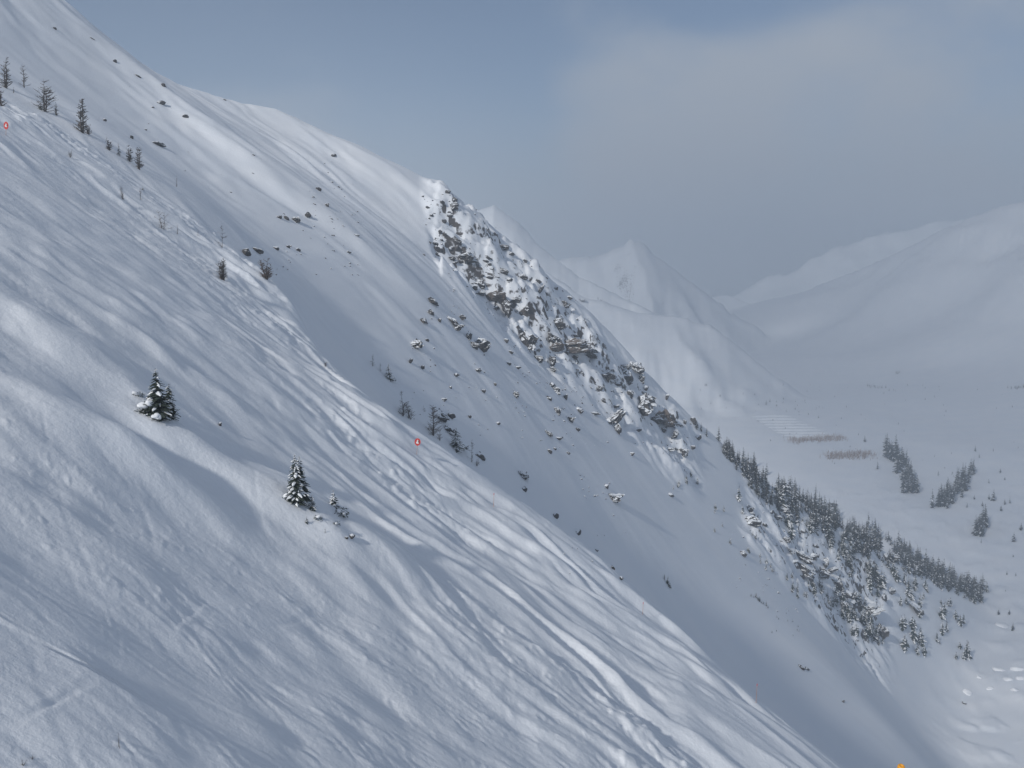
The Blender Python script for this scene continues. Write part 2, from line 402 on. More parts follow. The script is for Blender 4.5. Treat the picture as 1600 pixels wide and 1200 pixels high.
# ------------------------------------------------------------------ materials
def mat(name):
    m = bpy.data.materials.new(name); m.use_nodes = True
    b = m.node_tree.nodes['Principled BSDF']; return m, m.node_tree, b
def snow_mat():
    m, t, b = mat('snow')
    geo = N(t, 'ShaderNodeNewGeometry')
    n1 = N(t, 'ShaderNodeTexNoise'); n1.inputs['Scale'].default_value = 2.2; n1.inputs['Detail'].default_value = 6; n1.inputs['Roughness'].default_value = .65
    n2 = N(t, 'ShaderNodeTexNoise'); n2.inputs['Scale'].default_value = .05; n2.inputs['Detail'].default_value = 4
    r = N(t, 'ShaderNodeValToRGB')
    r.color_ramp.elements[0].position = .3; r.color_ramp.elements[0].color = (.80, .825, .86, 1)
    r.color_ramp.elements[1].position = .7; r.color_ramp.elements[1].color = (.86, .87, .885, 1)
    bp = N(t, 'ShaderNodeBump'); bp.inputs['Strength'].default_value = .7; bp.inputs['Distance'].default_value = .09
    for n in (n1, n2): t.links.new(geo.outputs['Position'], n.inputs['Vector'])
    t.links.new(n2.outputs['Fac'], r.inputs[0])
    t.links.new(n1.outputs['Fac'], bp.inputs['Height']); t.links.new(bp.outputs[0], b.inputs['Normal'])
    b.inputs['Roughness'].default_value = .65; b.inputs['Specular IOR Level'].default_value = .25
    # bare rock in the crags: a per-vertex "rock" share measured from the crag relief
    at_ = N(t, 'ShaderNodeAttribute', attribute_name='rock')
    n3 = N(t, 'ShaderNodeTexNoise'); n3.inputs['Scale'].default_value = .35; n3.inputs['Detail'].default_value = 6
    t.links.new(geo.outputs['Position'], n3.inputs['Vector'])
    ad = N(t, 'ShaderNodeMath', operation='ADD'); t.links.new(at_.outputs['Fac'], ad.inputs[0]); t.links.new(n3.outputs['Fac'], ad.inputs[1])
    st = N(t, 'ShaderNodeMapRange'); st.inputs[1].default_value = 1.02; st.inputs[2].default_value = 1.12
    t.links.new(ad.outputs[0], st.inputs[0])
    mx = N(t, 'ShaderNodeMix', data_type='RGBA'); mx.inputs['B'].default_value = (.085, .075, .07, 1)
    t.links.new(st.outputs[0], mx.inputs['Factor']); t.links.new(r.outputs[0], mx.inputs['A']); t.links.new(mx.outputs['Result'], b.inputs['Base Color'])
    return m
def rock_mat(name, c0, c1, thr=.52):
    m, t, b = mat(name)
    geo = N(t, 'ShaderNodeNewGeometry')
    n1 = N(t, 'ShaderNodeTexNoise'); n1.inputs['Scale'].default_value = .9; n1.inputs['Detail'].default_value = 7; n1.inputs['Roughness'].default_value = .62
    n2 = N(t, 'ShaderNodeTexNoise'); n2.inputs['Scale'].default_value = .6; n2.inputs['Detail'].default_value = 5; n2.inputs['Roughness'].default_value = .55
    for n in (n1, n2): t.links.new(geo.outputs['Position'], n.inputs['Vector'])
    r = N(t, 'ShaderNodeValToRGB'); r.color_ramp.elements[0].position = .32; r.color_ramp.elements[0].color = (*c0, 1)
    r.color_ramp.elements[1].position = .7; r.color_ramp.elements[1].color = (*c1, 1)
    t.links.new(n1.outputs['Fac'], r.inputs[0])
    sp = N(t, 'ShaderNodeSeparateXYZ'); t.links.new(geo.outputs['Normal'], sp.inputs[0])
    ma = N(t, 'ShaderNodeMath', operation='MULTIPLY_ADD'); ma.inputs[1].default_value = 1.4
    t.links.new(n2.outputs['Fac'], ma.inputs[0]); t.links.new(sp.outputs['Z'], ma.inputs[2])
    st = N(t, 'ShaderNodeMapRange'); st.inputs[1].default_value = thr + .74; st.inputs[2].default_value = thr + .84
    t.links.new(ma.outputs[0], st.inputs[0])
    mx = N(t, 'ShaderNodeMix', data_type='RGBA'); mx.inputs['B'].default_value = (.84, .86, .88, 1)
    t.links.new(st.outputs[0], mx.inputs['Factor']); t.links.new(r.outputs[0], mx.inputs['A']); t.links.new(mx.outputs['Result'], b.inputs['Base Color'])
    bp = N(t, 'ShaderNodeBump'); bp.inputs['Strength'].default_value = .6; bp.inputs['Distance'].default_value = .25
    t.links.new(n1.outputs['Fac'], bp.inputs['Height']); t.links.new(bp.outputs[0], b.inputs['Normal'])
    b.inputs['Roughness'].default_value = .85
    return m
def plain(name, c, rough=.8, var=.25, scale=8.0):
    m, t, b = mat(name)
    geo = N(t, 'ShaderNodeNewGeometry'); n1 = N(t, 'ShaderNodeTexNoise'); n1.inputs['Scale'].default_value = scale; n1.inputs['Detail'].default_value = 3
    t.links.new(geo.outputs['Position'], n1.inputs['Vector'])
    r = N(t, 'ShaderNodeValToRGB'); r.color_ramp.elements[0].position = .3; r.color_ramp.elements[1].position = .7
    r.color_ramp.elements[0].color = (*[k * (1 - var) for k in c], 1); r.color_ramp.elements[1].color = (*[min(1, k * (1 + var)) for k in c], 1)
    t.links.new(n1.outputs['Fac'], r.inputs[0]); t.links.new(r.outputs[0], b.inputs['Base Color'])
    b.inputs['Roughness'].default_value = rough
    return m
M = dict(snow=snow_mat(), stone=rock_mat('bare_stone', (.036, .034, .034), (.085, .078, .074), .66), rock=rock_mat('dark_rock', (.038, .036, .036), (.095, .086, .08), .47), brown=rock_mat('brown_rock', (.09, .072, .062), (.19, .155, .13), .80),
         needles=plain('needles', (.028, .040, .030), .8, .4, 4), needles_grey=plain('needles_grey', (.052, .058, .056), .85, .45, .6),
         bark=plain('bark', (.07, .055, .045), .9), twig=plain('twig', (.12, .085, .065), .9), larch=plain('larch_twig', (.085, .070, .060), .9),
         clump=plain('snow_clump', (.86, .87, .885), .7, .02), red=plain('sign_red', (.62, .045, .035), .5, .06), cane=plain('cane', (.42, .20, .12), .7),
         white=plain('sign_white', (.8, .8, .78), .6, .03), black=plain('sign_black', (.03, .03, .03), .6, .1), orange=plain('marker_orange', (.85, .38, .02), .5, .05),
         willow=plain('willow', (.34, .25, .20), .9, .2, 1))

def link(o, parent=None):
    C.objects.link(o)
    if parent is not None and o.name.split('.')[0] in ('snow_load', 'branches', 'crown'): o['kind'] = 'stuff'   # sprays and twigs too small to pick apart
    if parent is not None: o.parent = parent
    return o
def mesh_np(name, verts, faces, mats, mi=None, smooth=False):
    me = bpy.data.meshes.new(name); me.from_pydata([tuple(v) for v in verts], [], [tuple(f) for f in faces]); 
    for k in mats: me.materials.append(M[k])
    if mi is not None: me.polygons.foreach_set('material_index', np.asarray(mi, np.int32))
    if smooth: me.polygons.foreach_set('use_smooth', np.ones(len(me.polygons), bool))
    me.update(); return me
def tag(o, label, cat, group=None):
    o['label'] = label; o['category'] = cat
    if group: o['group'] = group
    return o

# terrain sheets
def sheet(name, i0, i1, rockattr=None):
    nr, nc = i1 - i0 + 1, len(AA)
    co = np.stack([X_[i0:i1 + 1], Y_[i0:i1 + 1], Z_[i0:i1 + 1]], -1).reshape(-1, 3).astype(np.float32)
    idx = np.arange(nr * nc, dtype=np.int32).reshape(nr, nc)
    q = np.stack([idx[:-1, :-1], idx[:-1, 1:], idx[1:, 1:], idx[1:, :-1]], -1).reshape(-1, 4)
    me = bpy.data.meshes.new(name)
    me.vertices.add(len(co)); me.vertices.foreach_set('co', co.ravel())
    me.loops.add(q.size); me.loops.foreach_set('vertex_index', q.ravel())
    me.polygons.add(len(q)); me.polygons.foreach_set('loop_start', np.arange(0, q.size, 4, dtype=np.int32))
    me.polygons.foreach_set('use_smooth', np.ones(len(q), bool))
    me.materials.append(M['snow'])
    at_ = me.attributes.new('rock', 'FLOAT', 'POINT')
    at_.data.foreach_set('value', ROCK[i0:i1 + 1].ravel().astype(np.float32))
    me.update(calc_edges=True); me.validate()
    o = link(bpy.data.objects.new(name, me)); o['kind'] = 'structure'
    return o
# rock share: crags bare where the ground is steep
gy = np.gradient(Z_, axis=0) / np.gradient(Y_, axis=0)
gx = np.gradient(Z_, axis=1) / np.gradient(X_, axis=1)
zx = gx; zy = gy - A_ * gx
steep = np.sqrt(zx ** 2 + zy ** 2)
ROCK = CRAG * sstep(1.15, 1.8, steep) * (.57 + .12 * fbm(X_ / 16, Y_ / 16, 405, 2))
rugged = sstep(1250, 1700, Y_) * sstep(.55, 1.0, steep) * np.where(A_ > .24, .0, 1) * (.30 + .20 * fbm(X_ / 30, Y_ / 30, 401, 4, .65))
ROCK = np.maximum(ROCK, rugged)
sheet('snow_slope', 0, iy_near); sheet('mountainside', iy_near, iy_mid); sheet('far_mountains', iy_mid, len(YA) - 1)

# ------------------------------------------------------------------ air
def haze():
    x0, x1, y0, y1, z0, z1 = -7200, 7200, -300, 7100, float(Z_.min()) - 2, float(Z_.max()) + 12
    v = [(x, y, z) for z in (z0, z1) for y in (y0, y1) for x in (x0, x1)]
    f = [(0, 2, 3, 1), (4, 5, 7, 6), (0, 1, 5, 4), (2, 6, 7, 3), (0, 4, 6, 2), (1, 3, 7, 5)]
    me = bpy.data.meshes.new('haze'); me.from_pydata(v, [], f)
    m = bpy.data.materials.new('haze'); m.use_nodes = True; t = m.node_tree; t.nodes.clear()
    o_ = N(t, 'ShaderNodeOutputMaterial'); pv = N(t, 'ShaderNodeVolumePrincipled')
    pv.inputs['Color'].default_value = (.79, .865, .94, 1); pv.inputs['Density'].default_value = HAZE_DENSITY; pv.inputs['Anisotropy'].default_value = .15
    pv.inputs['Density Attribute'].default_value = ''; m.cycles.homogeneous_volume = True
    t.links.new(pv.outputs[0], o_.inputs['Volume']); me.materials.append(m)
    o = link(bpy.data.objects.new('haze', me)); o['kind'] = 'stuff'
    o['label'] = 'thin pale haze filling the valley air'; o['category'] = 'haze'
haze()

# unseen cloudbank added sunward above the frame, shaped to shade the valley floor
def shade_cloud():
    nx, ny = 90, 130
    t_ = (SHADE_CLOUD_Z + 170) / SUN_DIR[2]; ox_, oy_ = SUN_DIR[0] * t_, SUN_DIR[1] * t_
    X0, X1, Y0, Y1 = ox_ + 230, ox_ + 1900, oy_ + 280, oy_ + 3500
    gx_, gy_ = np.meshgrid(np.linspace(X0, X1, nx), np.linspace(Y0, Y1, ny))
    ed = np.minimum(np.minimum(gx_ - X0, X1 - gx_) / 300, np.minimum(gy_ - Y0, Y1 - gy_) / 350)
    th = np.clip(np.minimum(ed, 1) * .75 + .55 * fbm(gx_ / 420, gy_ / 420, 801, 4, .5) - .28, 0, None) * 130
    zc = SHADE_CLOUD_Z + 25 * fbm(gx_ / 300, gy_ / 300, 811, 3)
    V = np.concatenate([np.stack([gx_, gy_, zc + th], -1).reshape(-1, 3), np.stack([gx_, gy_, zc - .45 * th - 1], -1).reshape(-1, 3)])
    keep = th > .5; n = nx * ny; Fs = []
    idx = np.arange(n).reshape(ny, nx)
    kq = keep[:-1, :-1] | keep[1:, :-1] | keep[:-1, 1:] | keep[1:, 1:]
    a_, b_, c_, d_ = idx[:-1, :-1][kq], idx[:-1, 1:][kq], idx[1:, 1:][kq], idx[1:, :-1][kq]
    Fs = np.concatenate([np.stack([a_, b_, c_, d_], 1), np.stack([a_ + n, d_ + n, c_ + n, b_ + n], 1)]).tolist()
    me = bpy.data.meshes.new('shade_cloud'); me.from_pydata(V.tolist(), [], Fs); me.polygons.foreach_set('use_smooth', np.ones(len(me.polygons), bool))
    m = bpy.data.materials.new('shade_cloud'); m.use_nodes = True; t = m.node_tree; t.nodes.clear()
    o_ = N(t, 'ShaderNodeOutputMaterial'); tl = N(t, 'ShaderNodeBsdfTranslucent'); df = N(t, 'ShaderNodeBsdfDiffuse'); tr = N(t, 'ShaderNodeBsdfTransparent')
    tl.inputs[0].default_value = df.inputs[0].default_value = (.9, .92, .95, 1)
    a1 = N(t, 'ShaderNodeMixShader'); a1.inputs[0].default_value = .45; a2 = N(t, 'ShaderNodeMixShader'); a2.inputs[0].default_value = .78
    t.links.new(tl.outputs[0], a1.inputs[1]); t.links.new(df.outputs[0], a1.inputs[2]); t.links.new(a1.outputs[0], a2.inputs[1]); t.links.new(tr.outputs[0], a2.inputs[2])
    t.links.new(a2.outputs[0], o_.inputs['Surface']); me.materials.append(m)
    o = link(bpy.data.objects.new('shade_cloud', me)); o['kind'] = 'structure'
SHADE_CLOUD_Z = 1000.0
shade_cloud()
# ------------------------------------------------------------------ prototypes
def ico(sub):
    import bmesh
    bm = bmesh.new(); bmesh.ops.create_icosphere(bm, subdivisions=sub, radius=1.0)
    v = np.array([p.co[:] for p in bm.verts]); f = [[p.index for p in q.verts] for q in bm.faces]; bm.free(); return v, f
ICO1, ICO2, ICO3 = ico(1), ico(2), ico(3)
def rock_mesh(seed, key, planes=11):
    r = np.random.default_rng(seed)
    v, f = ICO3 if planes > 12 else ICO2
    v = v.copy()
    for _ in range(planes):
        n = r.normal(size=3); n[2] *= .8; n /= np.linalg.norm(n); d = r.uniform(.3, .75)
        s = v @ n - d; k = s > 0
        v[k] -= np.outer(s[k], n) * r.uniform(.85, 1.0)
    v += r.normal(scale=.05, size=v.shape)
    ext = v.max(0) - v.min(0); v = (v - (v.max(0) + v.min(0)) / 2) / ext
    return mesh_np('rock', v, f, [key])
ROCKS = [rock_mesh(500 + i, 'stone') for i in range(12)]
ICO4 = ico(4)
def crag_mesh(seed, key):
    """jointed cliff block: stepped and cracked, broad at the back where it joins the hill"""
    r = np.random.default_rng(seed); v, f = ICO4; v = v.copy()
    v = np.sign(v) * np.abs(v) ** .6
    for _ in range(9):
        n = r.normal(size=3); n /= np.linalg.norm(n); d = r.uniform(.55, .95); s_ = v @ n - d; k = s_ > 0; v[k] -= np.outer(s_[k], n)
    q = v * 2.3 + r.uniform(0, 50, 3)
    for ax in range(3):
        a_, b_ = q[:, (ax + 1) % 3], q[:, (ax + 2) % 3]
        st = fbm(a_ * 1.1 + 7 * ax, b_ * 1.1, seed + ax, 3, .55)
        v[:, ax] *= 1 + .30 * (np.round(st * 3) / 3 * .75 + st * .25)
    v += r.normal(scale=.02, size=v.shape)
    ext = v.max(0) - v.min(0); v = (v - (v.max(0) + v.min(0)) / 2) / ext
    return mesh_np('crag', v, f, [key])
CRAGS = [crag_mesh(560 + i, 'rock') for i in range(8)]
BROWN = [crag_mesh(580 + i, 'brown') for i in range(4)]
def blob_mesh(seed, key='clump', amp=.16):
    r = np.random.default_rng(seed); v, f = ICO3; v = v.copy()
    ph = r.uniform(0, 6.28, (5, 3)); fr = r.uniform(1.2, 3.4, (5, 3))
    n = sum(np.sin(v * fr[i] + ph[i]).prod(1) for i in range(5))
    v *= (1 + amp * n)[:, None]
    return mesh_np('snow_mound', v * .5, f, [key], smooth=True)
BLOBS = [blob_mesh(600 + i) for i in range(5)]

class MB:
    def __init__(s): s.v = []; s.f = []; s.m = []
    def add(s, vs, fs, mi=0):
        o = len(s.v); s.v += [tuple(p) for p in vs]; s.f += [tuple(i + o for i in q) for q in fs]; s.m += [mi] * len(fs)
    def tube(s, p0, p1, r0, r1, mi=0, n=4):
        p0 = np.array(p0, float); p1 = np.array(p1, float); d = p1 - p0; d /= np.linalg.norm(d) + 1e-9
        a = np.cross(d, (0, 0, 1) if abs(d[2]) < .9 else (1, 0, 0)); a /= np.linalg.norm(a); b = np.cross(d, a)
        vs = []
        for p, r in ((p0, r0), (p1, r1)):
            for k in range(n):
                t = 2 * math.pi * k / n; vs.append(p + r * (math.cos(t) * a + math.sin(t) * b))
        s.add(vs, [(k, (k + 1) % n, n + (k + 1) % n, n + k) for k in range(n)] + [tuple(range(n, 2 * n))], mi)
    def mesh(s, name, mats, smooth=False): return mesh_np(name, s.v, s.f, mats, s.m, smooth)
def branch(fb, sb, r, z, az, ln, wd, droop, snow, lift=.012):
    """one flat, drooping spray of needles with a ragged edge; an optional snow pad on it"""
    c, s_ = math.cos(az), math.sin(az); px, py = -s_, c
    P = []
    for t, w, dz in ((.0, .25, 0), (.38, .95, -.25), (.70, .75, -.62), (1.0, .06, -1.0)):
        rad = t * ln; zz = z + dz * droop * ln + r.uniform(-.02, .02) * ln
        k = w * wd * r.uniform(.75, 1.2)
        P.append(((c * rad + px * k, s_ * rad + py * k, zz - .12 * wd), (c * rad, s_ * rad, zz + .06 * wd), (c * rad - px * k, s_ * rad - py * k, zz - .12 * wd)))
    vs = [q for t in P for q in t]; fs = []
    for i in range(3):
        a = 3 * i; fs += [(a, a + 1, a + 4, a + 3), (a + 1, a + 2, a + 5, a + 4)]
    fb.add(vs, fs, 0)
    if snow > 0:
        vs2 = []
        h = lift + .35 * wd * snow
        i0 = 1
        for i in range(i0, 4):
            l, m, q = [np.array(p) for p in P[i]]
            sc = .8 * snow if i < 3 else .9
            vs2 += [m + (l - m) * sc + (0, 0, .25 * h), m + (0, 0, h if i < 3 else .2 * h), m + (q - m) * sc + (0, 0, .25 * h)]
        l, m, q = [np.array(p) for p in P[0]]; vs2.append(m * .6 + vs2[1] * .4)
        fs2 = [(0, 1, 4, 3), (1, 2, 5, 4), (3, 4, 7, 6), (4, 5, 8, 7), (9, 1, 0), (9, 2, 1)]
        sb.add(vs2, fs2, 2 if sb is fb else 0)
def conifer(seed, levels, per, rad, snow=.3, bare=.06, droop=.35, taper=1.0, fb=None, sb=None, tb=None, one=True, h=1.0, ox=0.0, oy=0.0):
    r = random.Random(seed)
    fb_ = MB(); sb_ = fb_ if one else MB()
    tb_ = fb_ if one else MB()
    tb_.tube((0, 0, -.06 * h), (0, 0, .97 * h), .022 * h, .003 * h, 1 if one else 0, 5)
    ph = r.uniform(0, 6)
    for i in range(levels):
        t = i / (levels - 1.0)
        z = h * (bare + (.99 - bare) * t)
        base = rad * h * ((1 - t) ** .72 * taper + .015) * (1.0 if t > .1 else .8)
        n = max(3, int(per * (1 - .55 * t)))
        for k in range(n):
            ln = base * r.uniform(.6, 1.2)
            az = ph + i * 2.4 + 2 * math.pi * (k + r.uniform(-.35, .35)) / n
            sn = r.uniform(.55, 1.1) if r.random() < snow else 0
            branch(fb_, sb_, r, z + r.uniform(-.4, .4) * h / levels, az, ln, ln * r.uniform(.28, .42), droop * r.uniform(.6, 1.4), sn, .004 * h)
    for b_ in {id(fb_): fb_, id(sb_): sb_, id(tb_): tb_}.values():
        b_.v = [(x + ox, y + oy, z) for x, y, z in b_.v]
    return (fb_, sb_, tb_)
DARK = [conifer(700 + i, 11, 7, r_, .20)[0].mesh('conifer', ['needles_grey', 'bark', 'clump']) for i, r_ in enumerate((.19, .22, .26, .21, .28, .24))]
SNOWY = [conifer(720 + i, 10, 8, r_, .42, .03)[0].mesh('conifer', ['needles', 'bark', 'clump']) for i, r_ in enumerate((.22, .26, .31, .24, .34))]
def bare_tree(seed, stems=1, spread=.1, nb=16, blen=.22, twigs=3, th=.016):
    """leafless tree of unit height: (trunk, branches)"""
    r = random.Random(seed); tb, bb = MB(), MB()
    for s in range(stems):
        H = 1.0 if s == 0 else r.uniform(.5, .95)
        lx, ly = r.uniform(-spread, spread), r.uniform(-spread, spread)
        bx, by = (0, 0) if stems == 1 else (r.uniform(-.06, .06), r.uniform(-.06, .06))
        pts = [np.array((bx + lx * t + r.uniform(-.012, .012), by + ly * t + r.uniform(-.012, .012), -.08 + (H + .08) * t)) for t in (0, .25, .5, .75, 1)]
        for i in range(4): tb.tube(pts[i], pts[i + 1], th * (1.05 - i * .25), th * (1.05 - (i + 1) * .25) + .001)
        for k in range(nb):
            t = r.uniform(.06, .95); i = min(3, int(t * 4)); p = pts[i] + (pts[i + 1] - pts[i]) * (t * 4 - i)
            az = r.uniform(0, 6.28); ln = blen * (1.1 - t * .75) * r.uniform(.6, 1.3); up = r.uniform(.15, .9)
            q = p + np.array((math.cos(az) * ln, math.sin(az) * ln, up * ln))
            bb.tube(p, q, th * .45, th * .22, 0, 3)
            for w in range(twigs):
                t2 = r.uniform(.3, .95); a2 = az + r.uniform(-1.0, 1.0); l2 = ln * r.uniform(.3, .6)
                p2 = p + (q - p) * t2; bb.tube(p2, p2 + np.array((math.cos(a2) * l2, math.sin(a2) * l2, r.uniform(.1, .9) * l2)), th * .26, th * .14, 0, 3)
    return tb, bb

def put(name, me, loc, scale, rot=(0, 0, 0), parent=None):
    o = bpy.data.objects.new(name, me); o.location = loc; o.scale = scale if hasattr(scale, '__len__') else (scale,) * 3
    o.rotation_euler = rot; return link(o, parent)
def root(name, loc, scale=1.0, rz=0.0):
    o = bpy.data.objects.new(name, None); o.location = loc; o.scale = (scale,) * 3; o.rotation_euler = (0, 0, rz); o.empty_display_size = .3; return link(o)

# ------------------------------------------------------------------ trees on the ski slope
def fir(u, v, hp, seed, label, rad=.2, levels=20, per=9, snow=.6, bare=.02, lean=0.0, name='fir_tree', droop=.35):
    p = cast(u, v); s = hp * p[1] / F
    fb, sb, tb = conifer(seed, levels, per, rad, snow, bare, droop, one=False)
    o = root(name, p, s, random.uniform(0, 6)); o.rotation_euler[1] = lean
    link(bpy.data.objects.new('trunk', tb.mesh('trunk', ['bark'])), o)
    link(bpy.data.objects.new('crown', fb.mesh('crown', ['needles'])), o)
    if sb.v: link(bpy.data.objects.new('snow_load', sb.mesh('snow_load', ['clump'])), o)
    return tag(o, label, 'tree')
def krummholz(u, v, wp, hp, seed, label, pads=(), name='fir_shrub'):
    """low, wide shrub of fir sprays under snow pillows; pads = (dx, dz, w, h) in pixels"""
    p = cast(u, v); k = p[1] / F; r = random.Random(seed); fb = MB()
    for i in range(int(46 + wp * 2.0)):
        bx = r.uniform(-.5, .5) * wp * k * .8; by = r.uniform(-.35, .35) * wp * k; bz = r.uniform(-.05, .75) * hp * k * (1 - abs(bx) / (wp * k))
        ln = r.uniform(.16, .34) * wp * k * .6
        d = MB(); branch(d, None, r, 0, r.uniform(0, 6.28), ln, ln * .35, r.uniform(-.5, .7), 0)
        fb.add([(x + bx, y + by, z + bz) for x, y, z in d.v], d.f, 0)
    o = root(name, p)
    link(bpy.data.objects.new('crown', fb.mesh('crown', ['needles'])), o)
    for i, (dx, dz, w, h) in enumerate(pads):
        b = put('snow_pillow', BLOBS[(seed + i) % 5], (dx * k, -.12 * wp * k, dz * k), (w * k, w * k * .9, h * k), (0, .35, r.uniform(0, 6)), o)
    return tag(o, label, 'shrub')
fir(246, 650, 78, 1, 'tall pointed fir in the snowy clump on the left ski slope', .31, 20, 13, .32)
fir(263, 650, 54, 2, 'shorter fir leaning right of the tall pointed fir in the left clump', .33, 17, 12, .38, lean=.06)
krummholz(231, 647, 36, 28, 3, 'low fir shrub under a large white snow pillow, left of the tall fir', [(-6, 14, 15, 9), (5, 18, 14, 9)])
krummholz(258, 650, 44, 30, 4, 'low dark fir shrub with a round snow pillow, below the tall fir', [(-6, 19, 13, 8), (6, 14, 12, 8)])
krummholz(246, 658, 20, 12, 5, 'small snow-plastered shrub at the bottom of the left fir clump', [(0, 8, 14, 8)])
krummholz(246, 632, 34, 22, 6, 'snow-capped shrub hugging the middle of the left fir clump', [(-4, 6, 22, 9), (8, 4, 12, 7)])
krummholz(217, 619, 20, 10, 7, 'small snowy shrub standing alone just left of the fir clump', [(-3, 5, 14, 6)])
fir(462, 784, 79, 11, 'left spire of the tall double fir on the middle ski slope', .25, 24, 12, .6)
fir(469, 783, 75, 12, 'right spire of the tall double fir on the middle ski slope', .26, 24, 12, .55)
krummholz(452, 780, 24, 16, 13, 'low skirt of snowy fir branches left of the double fir', [(-4, 7, 9, 6), (5, 9, 8, 5)])
fir(488, 797, 27, 14, 'little snow-laden fir just right of the double fir', .34, 11, 9, .6)
fir(521, 790, 27, 15, 'small fir half buried in snow, right of the double fir group', .40, 10, 9, .7)
krummholz(534, 806, 25, 20, 16, 'round fir shrub below the small half-buried fir', [(-4, 9, 7, 7), (4, 4, 6, 5)])
fir(479, 817, 12, 17, 'tiny fir seedling lowest left of the group below the double fir', .34, 8, 6, .4)
krummholz(497, 811, 16, 9, 18, 'tiny fir tuft poking out of the snow below the little fir', [(0, 4, 9, 4)])
krummholz(526, 821, 13, 12, 19, 'small dark fir tuft below the round fir shrub', [(0, 4, 5, 3)])
fir(508, 832, 10, 20, 'thin sprig sticking from smooth snow below the fir group', .2, 7, 4, .3)
fir(607, 592, 26, 21, 'snow-caked fir on the shoulder above the red sign', .36, 11, 8, .85)
krummholz(612, 595, 16, 10, 22, 'snowy fir shrub at the foot of the snow-caked fir on the shoulder', [(0, 5, 9, 6)])
fir(713, 702, 36, 23, 'squat snow-caked fir on the shoulder right of the red sign', .40, 13, 9, .85)
krummholz(722, 702, 22, 12, 24, 'dark fir skirt right of the squat snow-caked fir', [(0, 5, 9, 5)])
fir(186, 243, 21, 25, 'snow-flecked fir in the row of four on the upper shoulder', .22, 10, 7, .4)
fir(64, 172, 15, 26, 'small dark fir at the foot of a branchy bare larch, upper left', .4, 8, 7, .2)
fir(223, 297, 8, 27, 'tiny snowy fir on the upper gully side', .35, 7, 6, .5)

def bare(u, v, hp, seed, label, stems=1, spread=.1, nb=18, blen=.22, key='larch', name='bare_larch', th=.016, twigs=3):
    nb = int(nb * 1.25); th *= 1.1
    p = cast(u, v); s = hp * p[1] / F
    tb, bb = bare_tree(seed, stems, spread, nb, blen, twigs, th)
    o = root(name, p, s, random.uniform(0, 6))
    link(bpy.data.objects.new('trunk', tb.mesh('trunk', ['bark'])), o)
    link(bpy.data.objects.new('branches', bb.mesh('branches', [key])), o)
    return tag(o, label, 'tree' if name == 'bare_larch' else 'shrub')
bare(630, 650, 40, 31, 'bare larch sapling, taller left one of the pair above the red sign', 2, .1, 26, .2)
bare(641, 655, 30, 32, 'bushy bare larch, right one of the pair above the red sign', 4, .25, 16, .22)
bare(676, 680, 48, 33, 'bare reddish larch with fine branches in front of the white snow block', 2, .08, 34, .24, 'twig')
bare(687, 688, 16, 34, 'low bare twigs right of the reddish larch on the shoulder', 4, .5, 8, .3, 'twig', 'bare_shrub', .02)
bare(737, 722, 37, 35, 'thin bare larch pole at the shoulder, beside a dark boulder', 1, .03, 18, .16)
bare(745, 728, 14, 36, 'low bare shrub at the foot of the thin larch pole', 4, .4, 8, .25, 'twig', 'bare_shrub', .02)
bare(583, 573, 20, 37, 'small bare sapling left of the snow-caked shoulder fir', 2, .15, 12, .2)
bare(594, 580, 15, 38, 'short bare stem touching the snow-caked shoulder fir', 2, .15, 10, .2)
bare(663, 643, 11, 39, 'tiny bare twig between the two larch groups above the sign', 2, .1, 6, .2, 'twig', 'bare_shrub', .02)
bare(348, 437, 36, 40, 'dense many-stemmed bare larch on the mid shoulder', 7, .16, 18, .2, th=.022)
bare(416, 436, 34, 41, 'brown bushy bare larch leaning left below two black rocks', 6, .3, 22, .22, 'twig', th=.022)
bare(347, 387, 34, 42, 'slender single bare larch above the dense many-stemmed one', 1, .04, 18, .22, th=.014)
bare(255, 358, 30, 43, 'bare larch stub with side branches low on the right', 2, .2, 14, .3)
bare(191, 311, 23, 44, 'bare three-stemmed shrub left of the tiny snowy fir', 4, .12, 8, .14, name='bare_shrub')
bare(220, 312, 18, 45, 'bare stem standing below the tiny snowy fir', 2, .1, 10, .16)
bare(110, 246, 13, 46, 'low bare shrub alone on the upper ski slope', 5, .3, 8, .2, name='bare_shrub', th=.024)
bare(129, 208, 52, 47, 'tall dark bare larch on the upper shoulder, right of the branchy one', 2, .05, 40, .17, th=.026)
bare(138, 210, 20, 48, 'bare reddish shrub at the foot of the tall dark larch', 5, .3, 12, .22, 'twig', 'bare_shrub', .026)
bare(70, 174, 48, 49, 'branchy bare larch with spreading limbs, upper left', 2, .1, 26, .3, th=.022)
bare(88, 180, 20, 50, 'short bare larch right of the branchy spreading one', 3, .15, 12, .18, th=.03)
bare(38, 137, 34, 51, 'slim bare larch second from the left edge', 1, .04, 26, .2, th=.024)
bare(8, 137, 46, 52, 'tall bare larch at the left edge, upper of two', 2, .06, 30, .18, th=.024)
bare(3, 166, 34, 53, 'bare larch at the left edge, lower of two', 2, .06, 24, .18, th=.026)
bare(171, 235, 22, 54, 'bare larch at the left end of the row of four', 3, .15, 22, .2, th=.03)
bare(202, 252, 24, 55, 'bare larch third in the row of four', 3, .15, 22, .2, th=.03)
bare(216, 264, 34, 56, 'tallest bare larch at the right end of the row of four', 2, .08, 30, .2, th=.026)
bare(276, 292, 18, 57, 'faint single bare stem right of the tiny snowy fir', 1, .05, 5, .1, 'twig', th=.02)
bare(309, 368, 12, 58, 'short leaning stick in the snow left of the slender larch', 1, .2, 3, .1, 'bark', 'bare_shrub', .03)
bare(508, 572, 11, 59, 'tiny bare tuft on the shoulder among rocks', 5, .4, 5, .2, 'twig', 'bare_shrub', .024)
